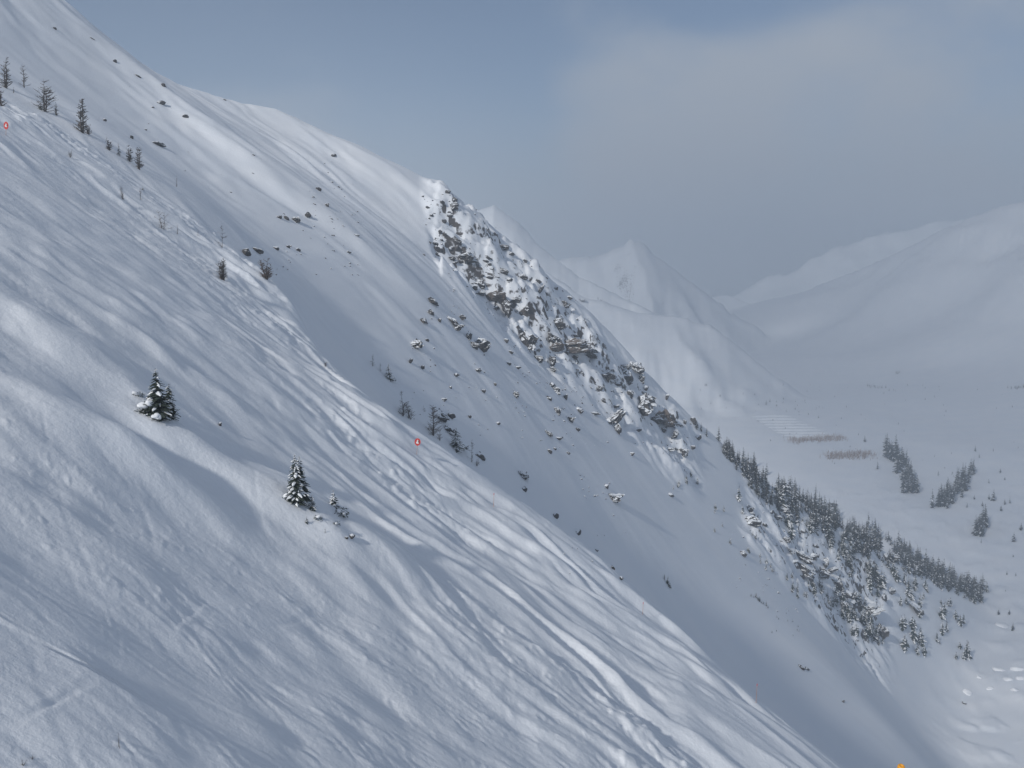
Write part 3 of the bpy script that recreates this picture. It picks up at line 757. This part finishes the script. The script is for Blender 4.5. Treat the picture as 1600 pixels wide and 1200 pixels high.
bare(21, 145, 10, 60, 'tiny stub below the slim larch near the left edge', 2, .1, 5, .2, 'bark', 'bare_shrub', .03)
bare(278, 366, 16, 61, 'small faint sapling right of the stub with side branches', 2, .1, 8, .15, 'twig')
bare(36, 1196, 10, 62, 'dark twiggy tuft poking through snow at the bottom left', 6, .8, 6, .3, 'bark', 'bare_shrub', .02)
bare(51, 1186, 9, 63, 'second twiggy tuft at the bottom left, right of the other', 5, .8, 6, .3, 'bark', 'bare_shrub', .02)
bare(187, 1168, 30, 64, 'thin dry stem lying across the shaded snow at bottom left', 2, .3, 4, .1, 'twig', 'bare_shrub', .012)

# ------------------------------------------------------------------ signs and poles
def sign(u, v, hp, label, dw=.62, dh=.78):
    p = cast(u, v); h = hp * p[1] / F
    o = root('warning_sign', p)
    mb = MB(); mb.tube((-.10, 0, -.6), (.05, 0, h - dh * .3), .022, .022, 0, 6)
    link(bpy.data.objects.new('pole', mb.mesh('pole', ['cane'])), o)
    mb = MB(); n = 28; rim = [(math.cos(2 * math.pi * k / n) * dw / 2, math.sin(2 * math.pi * k / n) * dh / 2) for k in range(n)]
    mb.add([(x, -.02, z) for x, z in rim] + [(x, .02, z) for x, z in rim], [tuple(range(n)), tuple(range(2 * n - 1, n - 1, -1))] + [(k, n + k, n + (k + 1) % n, (k + 1) % n) for k in range(n)])
    d = put('disc', mb.mesh('disc', ['red']), (.05, -.045, h - dh * .5), 1, (0, .05, 0), o)
    mb = MB(); 
    def plate(pts, y=-.030):
        k = len(pts); mb.add([(x, y, z) for x, z in pts] + [(x, y + .012, z) for x, z in pts], [tuple(range(k))] + [(i, k + i, k + (i + 1) % k, (i + 1) % k) for i in range(k)])
    plate([(-.13, -.16), (.10, -.20), (.13, -.10), (.04, .02), (.10, .12), (.02, .24), (-.08, .20), (-.04, .06), (-.16, 0)])
    link(bpy.data.objects.new('pictogram', mb.mesh('pictogram', ['white'])), d)
    mb = MB(); plate([(.06, .02), (.20, -.08), (.17, .14), (.10, .20)], -.034); 
    link(bpy.data.objects.new('pictogram_shadow', mb.mesh('pictogram_shadow', ['black'])), d)  # black printed part of the figure on the disc
    return tag(o, label, 'sign')
sign(652, 711, 27, 'red oval warning sign on a thin pole below the bare larches')
sign(10, 212, 21, 'small red sign on a pole at the far upper left edge', .62, 1.0)
def cane(u, v, hp, label):
    p = cast(u, v); h = hp * p[1] / F; o = root('bamboo_pole', p); mb = MB(); mb.tube((0, 0, -.5), (.04 * h, 0, h), .022, .018, 0, 6)
    link(bpy.data.objects.new('cane', mb.mesh('cane', ['cane'])), o); mb = MB(); mb.tube((.037 * h, 0, h * .88), (.04 * h, 0, h + .01), .035, .035, 0, 6)
    link(bpy.data.objects.new('tape_band', mb.mesh('tape_band', ['red'])), o); tag(o, label, 'pole')
cane(1181, 1098, 32, 'thin bamboo pole at the shoulder near the bottom edge')
cane(771, 792, 22, 'thin reddish pole on the rough shoulder below the red sign')
cane(1004, 960, 20, 'thin reddish pole on the rough shoulder, lower middle')
p = at(1408, 1199, 80.0); gz = ground(p[0], p[1])
o = root('slope_marker', (p[0], p[1], gz)); hgt = p[2] - gz
mb = MB(); mb.tube((0, 0, -.5), (0, 0, hgt - .05), .04, .04, 0, 8); link(bpy.data.objects.new('pole', mb.mesh('pole', ['cane'])), o)
mb = MB(); n = 20
prof = [(.10, -.42), (.24, -.34), (.30, -.16), (.31, .04), (.27, .16), (.17, .20), (.15, .12), (.0, .09)]
vs = [(r_ * math.cos(2 * math.pi * k / n), r_ * math.sin(2 * math.pi * k / n), z_) for r_, z_ in prof for k in range(n)]
mb.add(vs, [(i * n + k, i * n + (k + 1) % n, (i + 1) * n + (k + 1) % n, (i + 1) * n + k) for i in range(len(prof) - 1) for k in range(n)])
put('padded_cap', mb.mesh('padded_cap', ['orange'], True), (0, 0, hgt), 1, (.25, .1, 0), o)
tag(o, 'orange capped marker just entering the bottom edge, right of centre', 'marker')

# ------------------------------------------------------------------ rocks: (u, v, w, h) of the dark face in photograph pixels
RL = """698,299,9,5 710,313,8,8 710,323,10,9 691,316,6,5 703,337,6,5 669,324,6,3 694,346,6,6 674,336,6,4 687,362,5,5 694,366,6,4 713,376,12,6 690,375,6,3
680,381,8,5 683,390,8,7 683,397,7,5 715,389,7,7 703,389,6,6 737,408,12,4 705,403,11,6 712,409,7,6 720,409,6,6 763,403,5,5 759,407,6,4
765,413,5,5 788,387,10,7 799,396,8,5 820,407,5,4 787,424,10,7 818,431,13,8 796,436,6,5 752,430,6,4 765,434,8,5 750,441,15,11 742,450,6,6 752,457,16,7
805,467,10,7 792,482,9,20 775,480,7,5 821,481,7,9 883,475,12,9 869,450,5,5 889,465,6,5 841,439,6,5 846,449,4,11 911,469,7,6
676,471,14,8 673,488,9,8 662,501,10,8 686,500,5,5 706,500,13,9 714,509,12,13 722,496,9,7 733,524,6,12 741,540,10,7 667,531,6,4 641,564,4,7 660,574,4,6
861,527,18,11 872,504,15,12 899,523,9,5 926,536,8,5 897,557,9,5 842,561,9,9 863,564,8,13 863,575,11,7 798,550,6,4 794,568,6,3
809,574,7,5 790,532,6,5 746,578,8,4 862,601,8,6 869,608,11,8 884,620,5,8 871,641,11,8 904,640,10,5 806,615,9,10 892,655,11,9 903,671,5,6 857,621,8,4 929,646,13,4 756,611,5,6 773,600,4,4
734,651,4,5 778,661,5,4 694,624,7,4 704,605,4,4 713,586,5,6 975,574,16,9 1002,591,9,8 1010,606,6,8
938,606,9,8 967,599,9,6 982,613,10,6 1012,644,10,6 960,635,12,5 952,657,10,8 965,669,7,13 996,670,9,5 1054,678,7,13 1036,672,6,5
1068,706,13,11 1081,699,8,5 1047,702,13,5 988,710,6,5 930,645,10,4 943,627,6,4 857,676,12,6 873,685,7,5 859,705,6,5 867,701,4,4 888,708,4,4 1042,620,4,8 1083,657,7,8 1069,659,6,5 1091,682,6,8
437,339,6,5 447,340,6,5 462,342,9,9 481,336,8,8 450,385,5,4 466,390,5,5 545,394,5,3 557,367,6,3 497,295,6,4 510,320,5,4 521,242,6,4 431,387,6,5
251,160,8,5 255,133,5,4 215,118,6,3 179,95,4,4 85,44,4,3 289,181,6,5 163,187,5,4 205,214,4,4 144,60,4,2
819,763,7,7 948,760,6,6 933,860,5,4 958,887,5,5 971,904,5,5 1048,773,12,4 1253,1043,8,4 1262,1045,5,5 1318,1096,4,3 1508,1099,5,3
1171,795,12,10 1195,820,9,5 1215,809,14,7 1221,795,16,8 1229,842,10,9 1235,859,18,5 1269,869,14,8 1242,878,10,6 1286,896,15,13 1298,890,20,8 1289,878,6,13 1276,852,6,8 1310,912,9,18
1300,903,16,6 1361,845,10,8 1385,870,6,10 1392,922,13,8 1435,955,10,10 1382,934,7,8 1350,857,6,18 1301,789,9,5 1161,864,9,9 1340,935,8,8 1318,945,9,10 1256,829,8,5 1246,815,6,4 1205,800,8,5"""
PLACED = {}
ORD = ['nearest', 'second nearest', 'third nearest', 'fourth nearest', 'fifth nearest', 'sixth nearest', 'seventh nearest', 'eighth nearest', 'ninth nearest', 'tenth nearest', 'eleventh nearest', 'twelfth nearest']
def relabel(items, marks):
    """items = (object, u, v, look); single each out by its look and its place by the nearest landmark (u, v, phrase)"""
    by = {}
    for o, u, v, look in items:
        d, mu, mv, ph = min((math.hypot(u - a, v - b), a, b, c) for a, b, c in marks)
        dx, dy = u - mu, v - mv
        side = ('right of' if dx > 0 else 'left of') if abs(dx) > abs(dy) else ('below' if dy > 0 else 'above')
        by.setdefault((look, side, ph), []).append((d, id(o), o))
    for (look, side, ph), L_ in by.items():
        L_.sort()
        for i, (_, _, o) in enumerate(L_):
            o['label'] = f'{look} {side} the {ph}' if len(L_) == 1 else f'{look}, {ORD[min(i, 11)]} {side} the {ph}'
def rock(u, v, w, h, me, tilt=None, name='rock', dep=None, up=.22):
    p = cast(u, v + h * .5); k = p[1] / F
    rr = random.Random(int(u * 7919 + v))
    t = rr.uniform(-.2, .65) if tilt is None else tilt
    o = put(name, me, (p[0], p[1] + .30 * (dep or w) * k, p[2] + h * k * .30), (w * k * rr.uniform(1.3, 1.75), (dep or max(w, h) * 1.5) * k * 1.2, h * k * rr.uniform(1.25, 1.75)), (rr.uniform(-.25, .1), t, rr.uniform(-.35, .35)))
    return o
SMALL = []
for i, tok in enumerate(RL.split()):
    u, v, w, h = [float(q) for q in tok.split(',')]
    o = rock(u, v, w, h, CRAGS[(i * 3 + int(u)) % 8] if w * h > 60 else ROCKS[(i * 5 + int(u)) % len(ROCKS)])
    if v < 300 and u < 600 or (400 < u < 560 and v < 400): lab, g = 'small dark rock breaking the wind-packed snow of the high open slope', 'rocks on the high slope'
    elif u > 1150 and v < 1000: lab, g = 'dark crag block among snowy trees on the lower cliff', 'blocks of the lower cliff'
    elif u > 780 and v > 740: lab, g = 'lone dark stone in the shaded snow of the wide gully', 'stones in the gully'
    elif v > 560: lab, g = 'dark broken rock on the lower flank of the snowy rib', 'rocks of the lower rib'
    else: lab, g = 'dark jagged rock high on the snowy rib below the crest', 'rocks of the upper rib'
    tag(o, lab, 'rock', g)
    size = 'tiny ' if w * h < 26 else 'larger ' if w * h > 95 else ''
    SMALL.append((o, u, v, size + ('flat dark rock' if w > 1.65 * h else 'upright dark rock' if h > 1.15 * w else 'blocky dark rock')))
BIG = [(776, 465, 22, 12, 'b', 0, 'square brown rock face alone on the rib, below the crest'), (826, 530, 17, 19, 'r', .1, 'tall black block left of the big brown cliff'),
       (893, 537, 34, 14, 'b', -.12, 'broad brown cliff face, the largest bare rock on the rib'), (868, 543, 22, 9, 'b', -.3, 'brown ledge running down left of the broad cliff face'),
       (920, 553, 18, 8, 'r', .0, 'flat dark rock right below the broad brown cliff'),
       (947, 585, 18, 13, 'r', .1, 'rounded dark boulder lone on white snow, right of the brown cliff'), (979, 587, 16, 14, 'r', 0, 'dark boulder under a snow-streaked crag on the right rib'),
       (994, 571, 17, 11, 'r', .4, 'dark rock at the rib edge beside the snow-streaked crag'), (1003, 634, 24, 20, 'r', -.5, 'large slanting dark slab on the right rib'),
       (1014, 626, 16, 12, 'r', -.1, 'rounded top of the large slanting slab'), (1041, 650, 17, 19, 'b', -.2, 'upright brown crag at the right rib edge'),
       (1028, 658, 20, 9, 'r', .1, 'dark foot of the upright brown crag'), (962, 656, 22, 9, 'r', -.8, 'long dark rock edge slanting up to the right on the rib'),
       (727, 400, 17, 13, 'r', .2, 'dark craggy knot in the upper rock field'), (752, 536, 17, 15, 'r', -.4, 'dark pointed outcrop ending the lower left crag'),
       (649, 536, 13, 11, 'r', -.3, 'dark outcrop far left of the rib, above the gully'), (691, 650, 9, 13, 'r', -.9, 'black leaf-shaped boulder beside the white snow block'),
       (703, 671, 13, 8, 'r', .5, 'black boulder right above the squat snow-caked fir'), (750, 712, 11, 8, 'r', .4, 'black boulder beside the thin larch pole'),
       (705, 650, 7, 7, 'r', .3, 'snow-rimmed small boulder right of the leaf-shaped one'),
       (383, 393, 9, 9, 'r', -.2, 'black rock on the gully side above the brown bushy larch, left of two'), (401, 390, 10, 6, 'r', .4, 'black flat rock above the brown bushy larch, right of two'),
       (245, 223, 14, 5, 'r', .2, 'dark rock under a round snow cap on the upper slope'),
       (817, 740, 13, 8, 'r', .4, 'black rock in the gully under the rough shoulder, upper one'), (960, 776, 15, 11, 'r', .2, 'grey boulder at the end of a rock string in the gully'),
       (869, 806, 6, 7, 'r', .2, 'small black boulder at the shoulder edge, middle'), (902, 830, 9, 6, 'r', .2, 'black rock with a snow cap at the shoulder edge'),
       (549, 838, 8, 5, 'r', 0, 'small dark rock capped with snow below the fir group'), (541, 840, 4, 3, 'r', 0, 'pebble-sized dark rock left of the snow-capped one below the firs'),
       (343, 662, 4, 5, 'r', 0, 'single dark stone on the ski slope right of the left fir clump'),
       (1175, 812, 15, 12, 'r', .1, 'dark boulder at the left end of the lower cliff'), (1252, 867, 22, 9, 'r', .5, 'long dark ledge in the middle of the lower cliff'),
       (1255, 889, 26, 11, 'r', .55, 'longest dark ledge, lowest on the left of the lower cliff'), (1325, 930, 17, 14, 'r', .2, 'blocky dark crag among snowy trees, lower cliff centre'),
       (1357, 948, 22, 10, 'r', -.3, 'brown-grey crag jutting right from the lower cliff trees'), (1379, 985, 12, 16, 'r', 0, 'upright dark boulder at the foot of the lower cliff trees'),
       (1396, 872, 14, 9, 'r', .1, 'dark rock under a white cap near the forest edge'), (1427, 945, 24, 9, 'r', .65, 'long dark slanting ledge right of the lower cliff')]
for i, (u, v, w, h, kd, tl, lab) in enumerate(BIG):
    g_ = 1.25 if w * h > 90 else 1.1
    o = rock(u, v, w * g_, h * g_, BROWN[i % 4] if kd == 'b' else CRAGS[i % 8] if w * h > 90 else ROCKS[(i * 7 + 3) % 12], tl, 'boulder' if 'boulder' in lab else 'rock_outcrop'); tag(o, lab, 'rock')
SHORT = {0: 'square brown rock face', 1: 'tall black block', 2: 'broad brown cliff face', 5: 'lone rounded boulder', 8: 'large slanting slab', 10: 'upright brown crag', 13: 'dark craggy knot',
         14: 'dark pointed outcrop', 15: 'outcrop far left of the rib', 16: 'black leaf-shaped boulder', 20: 'pair of black gully rocks', 22: 'round snow-capped upper rock', 24: 'grey gully boulder',
         26: 'snow-capped shoulder rock', 30: 'left end boulder of the lower cliff', 32: 'longest lower cliff ledge', 33: 'blocky lower cliff crag', 34: 'crag jutting right', 35: 'upright boulder at the cliff foot', 36: 'white-capped rock by the forest', 37: 'long slanting right ledge'}
MARKS = [(BIG[i][0], BIG[i][1], n_) for i, n_ in SHORT.items()] + [(696, 305, 'bright crest corner'), (462, 342, 'rock band on the open slope'), (251, 160, 'stones under the high crest'), (1262, 1045, 'pair of stones in the lower gully')]
relabel(SMALL, MARKS)
# the white wind-cut snow block in front of the gully
p = cast(684, 652); k = p[1] / F
put_o = put('snow_block', BLOBS[2], (p[0], p[1], p[2] + 6 * k), (22 * k, 18 * k, 13 * k), (0, .5, .3)); tag(put_o, 'bright white snow-capped block beside the black leaf-shaped boulder', 'snow')

# small stones nobody could count: one object
def stones():
    r = np.random.default_rng(91); V = []; Fc = []
    v0, f0 = ICO1; f0 = np.array(f0)
    zones = [((660, 300), (760, 420), 110), ((700, 400), (840, 500), 120), ((830, 430), (920, 540), 90), ((860, 560), (1080, 700), 190), ((640, 480), (800, 680), 70), ((800, 540), (910, 690), 110),
             ((1160, 780), (1420, 960), 230), ((425, 330), (560, 430), 70), ((470, 250), (600, 350), 26), ((200, 100), (420, 320), 26), ((905, 740), (965, 780), 26), ((860, 800), (980, 910), 18), ((1140, 830), (1220, 930), 40)]
    for (u0, v0_), (u1, v1_), n in zones:
        for _ in range(n):
            u, v = r.uniform(u0, u1), r.uniform(v0_, v1_)
            if vnoise(np.array([u / 24.]), np.array([v / 24.]), 5)[0] < -.15: continue
            p = cast(u, v)
            if p is None or p[1] > 640: continue
            k = p[1] / F; s = r.uniform(.8, 2.6) ** 1.2 * k * .5
            q = v0 * (1 + r.normal(scale=.22, size=(len(v0), 1))) * np.array([s * r.uniform(1, 2.2), s, s * r.uniform(.6, 1.2)])
            t = r.uniform(-.2, .6); ct, st = math.cos(t), math.sin(t); q = np.stack([q[:, 0] * ct + q[:, 2] * st, q[:, 1], -q[:, 0] * st + q[:, 2] * ct], 1)
            Fc.append(f0 + sum(len(x) for x in V)) if False else Fc.append(f0 + 12 * 0 + len(V) * len(v0)); V.append(q + p + (0, 0, s * .1))
    me = mesh_np('scattered_stones', np.concatenate(V), np.concatenate(Fc).tolist(), ['rock'])
    o = link(bpy.data.objects.new('scattered_stones', me)); o['kind'] = 'stuff'; o['label'] = 'countless small dark stones sprinkled over the snowy rib and cliffs'; o['category'] = 'stones'
stones()

# ------------------------------------------------------------------ trees of the rib and the valley
def far_tree(u, v, hp, me, label, group, after=0.0, name='valley_conifer'):
    p = cast(u, v, after)
    if p is None: return
    s = hp * p[1] / F
    w = random.uniform(.85, 1.25)
    o = put(name, me, p, (s * w, s * w, s), (random.uniform(-.04, .04), random.uniform(-.04, .04), random.uniform(0, 6.28)))
    PLACED.setdefault(group, []).append((o, u, v, hp)); return tag(o, label, 'tree', group)
def polyline_v(pts, u): return float(np.interp(u, [p[0] for p in pts], [p[1] for p in pts]))
TOP = [(1060, 640), (1100, 676), (1150, 715), (1200, 742), (1260, 778), (1320, 808), (1380, 838), (1440, 872), (1500, 905), (1540, 930)]
LOW = [(1060, 645), (1100, 684), (1150, 730), (1190, 785), (1260, 828), (1340, 868), (1420, 900), (1480, 925), (1540, 945)]
rr = random.Random(3); cnt = 0
while cnt < 285:
    u = rr.uniform(1085, 1535)
    if rr.random() > min(1.0, .25 + (u - 1085) / 130.): continue
    a = (u - 800) / F / CP
    t = rr.random() ** 1.25
    v = polyline_v(TOP, u) * (1 - t) + polyline_v(LOW, u) * t
    hp = rr.uniform(17, 33) * (.6 + .4 * min(1, (u - 1085) / 90.))
    if rr.random() < .4:                              # just over the crest
        aa = float(ray(u, v)[0]); cy, cz = mid_crest.get(np.array([aa])); yy = float(cy[0]) + rr.uniform(0, 22)
        x = aa * yy; s = hp * yy / F; pz = ground(x, yy)
        o = put('conifer', rr.choice(DARK), (x, yy, pz), (s * rr.uniform(.85, 1.2), s, s), (0, 0, rr.uniform(0, 6))); tag(o, 'dark conifer in the dense belt along the crest of the rib', 'tree', 'forest belt along the rib crest')
    else:
        far_tree(u, v, hp, rr.choice(DARK), 'dark conifer in the dense belt along the crest of the rib', 'forest belt along the rib crest', name='conifer')
    cnt += 1
FILL = [conifer(760 + i, 8, 6, r_, .3)[0] for i, r_ in enumerate((.22, .26, .30))]
fm = MB(); k_ = 0
while k_ < 330:
    u = rr.uniform(1130, 1530); t = rr.random(); v = polyline_v(TOP, u) * (1 - t) + polyline_v(LOW, u) * t + rr.gauss(0, 3)
    p = cast(u, v); k_ += 1
    if p is None or p[1] > 800: continue
    h_ = rr.uniform(9, 25) * p[1] / F; f_ = rr.choice(FILL); an = rr.uniform(0, 6.28); ca, sa = math.cos(an) * h_, math.sin(an) * h_; o_ = len(fm.v)
    fm.v += [(x * ca - y * sa + p[0], x * sa + y * ca + p[1], z * h_ + p[2]) for x, y, z in f_.v]; fm.f += [tuple(i + o_ for i in q) for q in f_.f]; fm.m += f_.m
o = link(bpy.data.objects.new('forest_undergrowth', fm.mesh('forest_undergrowth', ['needles_grey', 'bark', 'clump']))); o['kind'] = 'stuff'
o['label'] = 'dense young growth filling the dark forest belt'; o['category'] = 'forest'
SN = [(1155, 782, 27, 1), (1090, 757, 17, 1), (1131, 800, 18, 1), (1123, 795, 12, 2), (1075, 748, 12, 3), (1055, 755, 10, 3), (1062, 758, 12, 1), (1160, 800, 16, 1), (1222, 790, 34, 5), (1240, 800, 30, 3), (1213, 765, 22, 3),
      (1237, 838, 36, 2), (1262, 830, 28, 3), (1295, 840, 34, 4), (1302, 856, 30, 3), (1318, 862, 26, 3), (1335, 865, 34, 2), (1322, 880, 26, 3), (1312, 872, 26, 3), (1330, 893, 18, 3),
      (1354, 910, 22, 2), (1366, 905, 34, 4), (1372, 922, 28, 4), (1383, 912, 32, 2), (1352, 895, 24, 3), (1402, 905, 28, 2), (1420, 915, 28, 3), (1424, 930, 22, 3), (1412, 935, 24, 3),
      (1418, 980, 32, 3), (1434, 1005, 36, 3), (1443, 1022, 26, 2), (1412, 1018, 26, 2), (1436, 960, 24, 2), (1470, 965, 32, 2), (1478, 990, 22, 2), (1464, 1000, 18, 2), (1513, 1022, 30, 3), (1490, 1020, 16, 2),
      (1290, 935, 20, 4), (1280, 920, 18, 4), (1305, 945, 20, 5), (1320, 960, 22, 5), (1335, 965, 22, 6), (1350, 975, 24, 6), (1365, 990, 26, 6), (1372, 1000, 20, 3), (1340, 985, 18, 3), (1310, 930, 22, 3), (1345, 950, 24, 4),
      (1235, 905, 14, 3), (1240, 925, 16, 4), (1200, 890, 10, 4), (1190, 875, 10, 3), (1170, 860, 10, 2), (1180, 835, 12, 2), (1125, 830, 10, 2), (1140, 850, 10, 1), (1260, 925, 14, 3), (1500, 970, 18, 3), (1525, 935, 20, 4), (1535, 925, 18, 2), (1450, 930, 18, 3), (1480, 945, 16, 3)]
for u, v, hp, n in SN:
    for i in range(n):
        far_tree(u + rr.gauss(0, 5 if n > 1 else 1), v + rr.gauss(0, 5 if n > 1 else 1), hp * rr.uniform(.65, 1.1), rr.choice(SNOWY), 'snow-dusted conifer scattered below the forest belt on the lower cliff', 'snowy trees on the lower cliff', name='snowy_conifer')
for i, (u, v, hp) in enumerate([(1038, 905, 10), (1043, 912, 14), (1046, 918, 12)]):
    far_tree(u, v, hp, SNOWY[i], 'small conifer in the trio standing alone in the shaded gully', 'trio of trees in the gully')
for i in range(9):
    far_tree(1174 + i * 3.2 + rr.uniform(-1, 1), 931 + i * 2.2 + rr.uniform(-2, 2), rr.uniform(4, 10), DARK[i % 6], 'tiny conifer in the short row in the gully below the lower cliff', 'short row of tiny trees in the gully')
for i in range(12):
    far_tree(rr.uniform(1205, 1250), rr.uniform(955, 1000), rr.uniform(3, 6), DARK[i % 6], 'tiny shoot of brush in the gully under the lower cliff', 'brush shoots in the gully', name='seedling')
def grove(pts, n, h0, h1, lab, g, jit=6):
    for i in range(n):
        t = rr.random() * (len(pts) - 1); k = int(t); f_ = t - k
        u = pts[k][0] * (1 - f_) + pts[k + 1][0] * f_ + rr.gauss(0, jit * .55); v = pts[k][1] * (1 - f_) + pts[k + 1][1] * f_ + rr.gauss(0, jit * .4)
        far_tree(u, v, rr.uniform(h0, h1), rr.choice(DARK + SNOWY[:1]), lab, g, 560)
grove([(1383, 702), (1394, 712), (1408, 728), (1418, 755), (1426, 772)], 52, 18, 32, 'conifer in the left long grove on the valley side', 'left grove in the valley', 9)
grove([(1463, 793), (1478, 785), (1495, 768), (1508, 752), (1518, 745)], 52, 18, 34, 'conifer in the middle dense grove on the valley floor', 'middle grove in the valley', 10)
grove([(1524, 836), (1533, 832), (1538, 815)], 22, 20, 34, 'conifer in the right small grove on the valley floor', 'right grove in the valley', 5)
for u, v, hp in [(1371, 733, 14), (1351, 690, 11), (1466, 743, 9), (1584, 846, 17), (1595, 828, 13), (1511, 793, 9), (1535, 791, 9), (1552, 782, 20), (1564, 798, 10), (1545, 780, 10), (1578, 786, 12), (1570, 788, 10), (1524, 705, 11), (1552, 705, 6), (1530, 715, 7), (1563, 738, 8), (1570, 750, 6), (1545, 755, 8), (1522, 780, 8), (1504, 778, 6), (1533, 848, 8), (1583, 870, 5), (1573, 898, 8), (1587, 900, 7), (1571, 924, 4), (1582, 985, 14), (1560, 960, 10), (1577, 960, 10), (1304, 725, 5), (1204, 689, 4), (1197, 632, 8), (1203, 628, 6)]:
    far_tree(u, v, hp, rr.choice(DARK), 'single dark conifer standing apart on the open valley snow', 'single trees in the valley', 500)
for i in range(85):
    u = rr.uniform(1090, 1600); v = rr.uniform(600, 780)
    if v > 640 + (u - 1100) * .3: v = rr.uniform(600, 650)
    far_tree(u, v, rr.uniform(2.2, 5), rr.choice(DARK), 'tiny far conifer sprinkled over the hazy valley floor', 'tiny far trees in the valley', 800)
grove([(1396, 583), (1406, 583)], 6, 4, 7, 'tiny conifer in the far clump under the right slope', 'far clump under the right slope', 2)
grove([(1355, 603), (1375, 606), (1400, 613)], 18, 3, 6, 'tiny conifer in the far slanting row in the valley', 'far slanting row', 2)
grove([(1574, 607), (1600, 606)], 14, 4, 7, 'tiny conifer in the far clump at the right edge', 'far clump at the right edge', 2)

# snow berms and dry willow strips on the valley floor
def strip(pts_uv, wpx, h, name, label, cat, group=None):
    P = [cast(u, v, 700) for u, v in pts_uv]
    xs = np.linspace(0, 1, 28); px = np.interp(xs, np.linspace(0, 1, len(P)), [p[0] for p in P]); py = np.interp(xs, np.linspace(0, 1, len(P)), [p[1] for p in P])
    V = []; 
    for i in range(28):
        env = math.sin(math.pi * (i + .4) / 27.8) ** .4; hh = h * env * random.uniform(.7, 1.1)
        for dy, dz in ((-wpx, -.6), (-wpx * .4, hh * .8), (0, hh), (wpx * .4, hh * .8), (wpx, -.6)):
            V.append((px[i], py[i] + dy, ground(px[i], py[i] + dy) + dz))
    Fs = [(5 * i + j, 5 * i + j + 1, 5 * i + j + 6, 5 * i + j + 5) for i in range(27) for j in range(4)]
    o = link(bpy.data.objects.new(name, mesh_np(name, V, Fs, ['snow'], smooth=True))); return tag(o, label, cat, group)
for i in range(9):
    v = 651 + i * 4.2; u0 = 1174 + i * 6.5; u1 = u0 + 62 + i * 3.4
    strip([(u0, v), ((u0 + u1) / 2, v - .6 + i * .25), (u1, v - .5 + i * .1)], 4.5, 2.2, 'snow_berm', 'low white snow berm, ' + ['topmost', 'second', 'third', 'fourth', 'fifth', 'sixth', 'seventh', 'eighth', 'lowest'][i] + ' in the striped patch on the valley floor', 'snow', 'parallel snow berms in the valley')
CM = [m_ for m_ in MARKS if m_[0] > 1150] + [(1155, 782, 'lone snowy spruce above the cliff'), (1237, 838, 'pair of tall cliff-top trees'), (1330, 868, 'tree cluster in the cliff centre'), (1470, 968, 'tree pair near the valley floor'), (1513, 1022, 'last trio by the valley floor'), (1090, 757, 'small trees under the rib end')]
relabel([(o, u, v, ('tall' if hp > 26 else 'small' if hp < 15 else 'medium') + ' snow-dusted conifer') for o, u, v, hp in PLACED['snowy trees on the lower cliff']], CM)
VM = [(1408, 728, 'left long grove'), (1490, 770, 'middle dense grove'), (1533, 825, 'right small grove'), (1275, 687, 'upper willow strip'), (1325, 712, 'lower willow strip'), (1565, 978, 'snow mound at the right edge')]
relabel([(o, u, v, ('taller' if hp > 12 else 'small' if hp > 6.5 else 'tiny') + ' single dark conifer') for o, u, v, hp in PLACED['single trees in the valley']], VM)
def willow(pts_uv, n, h, label):
    r = random.Random(n); mb = MB(); P = [cast(u, v, 700) for u, v in pts_uv]
    for i in range(n):
        t = r.random(); x = np.interp(t, [0, 1], [P[0][0], P[-1][0]]) + r.gauss(0, 2.5); y = np.interp(t, [0, 1], [P[0][1], P[-1][1]]) + r.gauss(0, 7)
        if r.random() < .5 * abs(2 * t - 1) ** 2: continue
        z = ground(x, y)
        for _ in range(3): mb.tube((x, y, z - .2), (x + r.gauss(0, .9), y + r.gauss(0, .9), z + h * r.uniform(.5, 1.1)), .10, .05, 0, 3)
    o = link(bpy.data.objects.new('willow_thicket', mb.mesh('willow_thicket', ['willow']))); o['kind'] = 'stuff'; o['label'] = label; o['category'] = 'brush'
willow([(1233, 690), (1318, 685)], 420, 4.5, 'tan strip of leafless willow brush under the striped snow patch')
willow([(1290, 715), (1362, 711)], 380, 4.5, 'second tan strip of willow brush, lower right in the valley')
# snow-covered boulders at the valley bottom, right edge
for i, (u, v, w, h) in enumerate([(1512, 1082, 16, 9), (1562, 1046, 20, 8), (1590, 1046, 18, 10), (1575, 1062, 16, 7), (1594, 1060, 14, 7), (1548, 1076, 10, 5), (1566, 978, 22, 9), (1530, 1058, 8, 4), (1585, 1078, 12, 6)]):
    p = cast(u, v, 300); k = p[1] / F
    o = put('snow_mound', BLOBS[i % 5], (p[0], p[1], p[2] - h * k * .05), (w * k, w * k, h * k * 1.15), (0, .15, i)); tag(o, 'rounded snow-covered boulder at the foot of the slope near the right edge', 'snow', 'snow-covered boulders at the right edge')
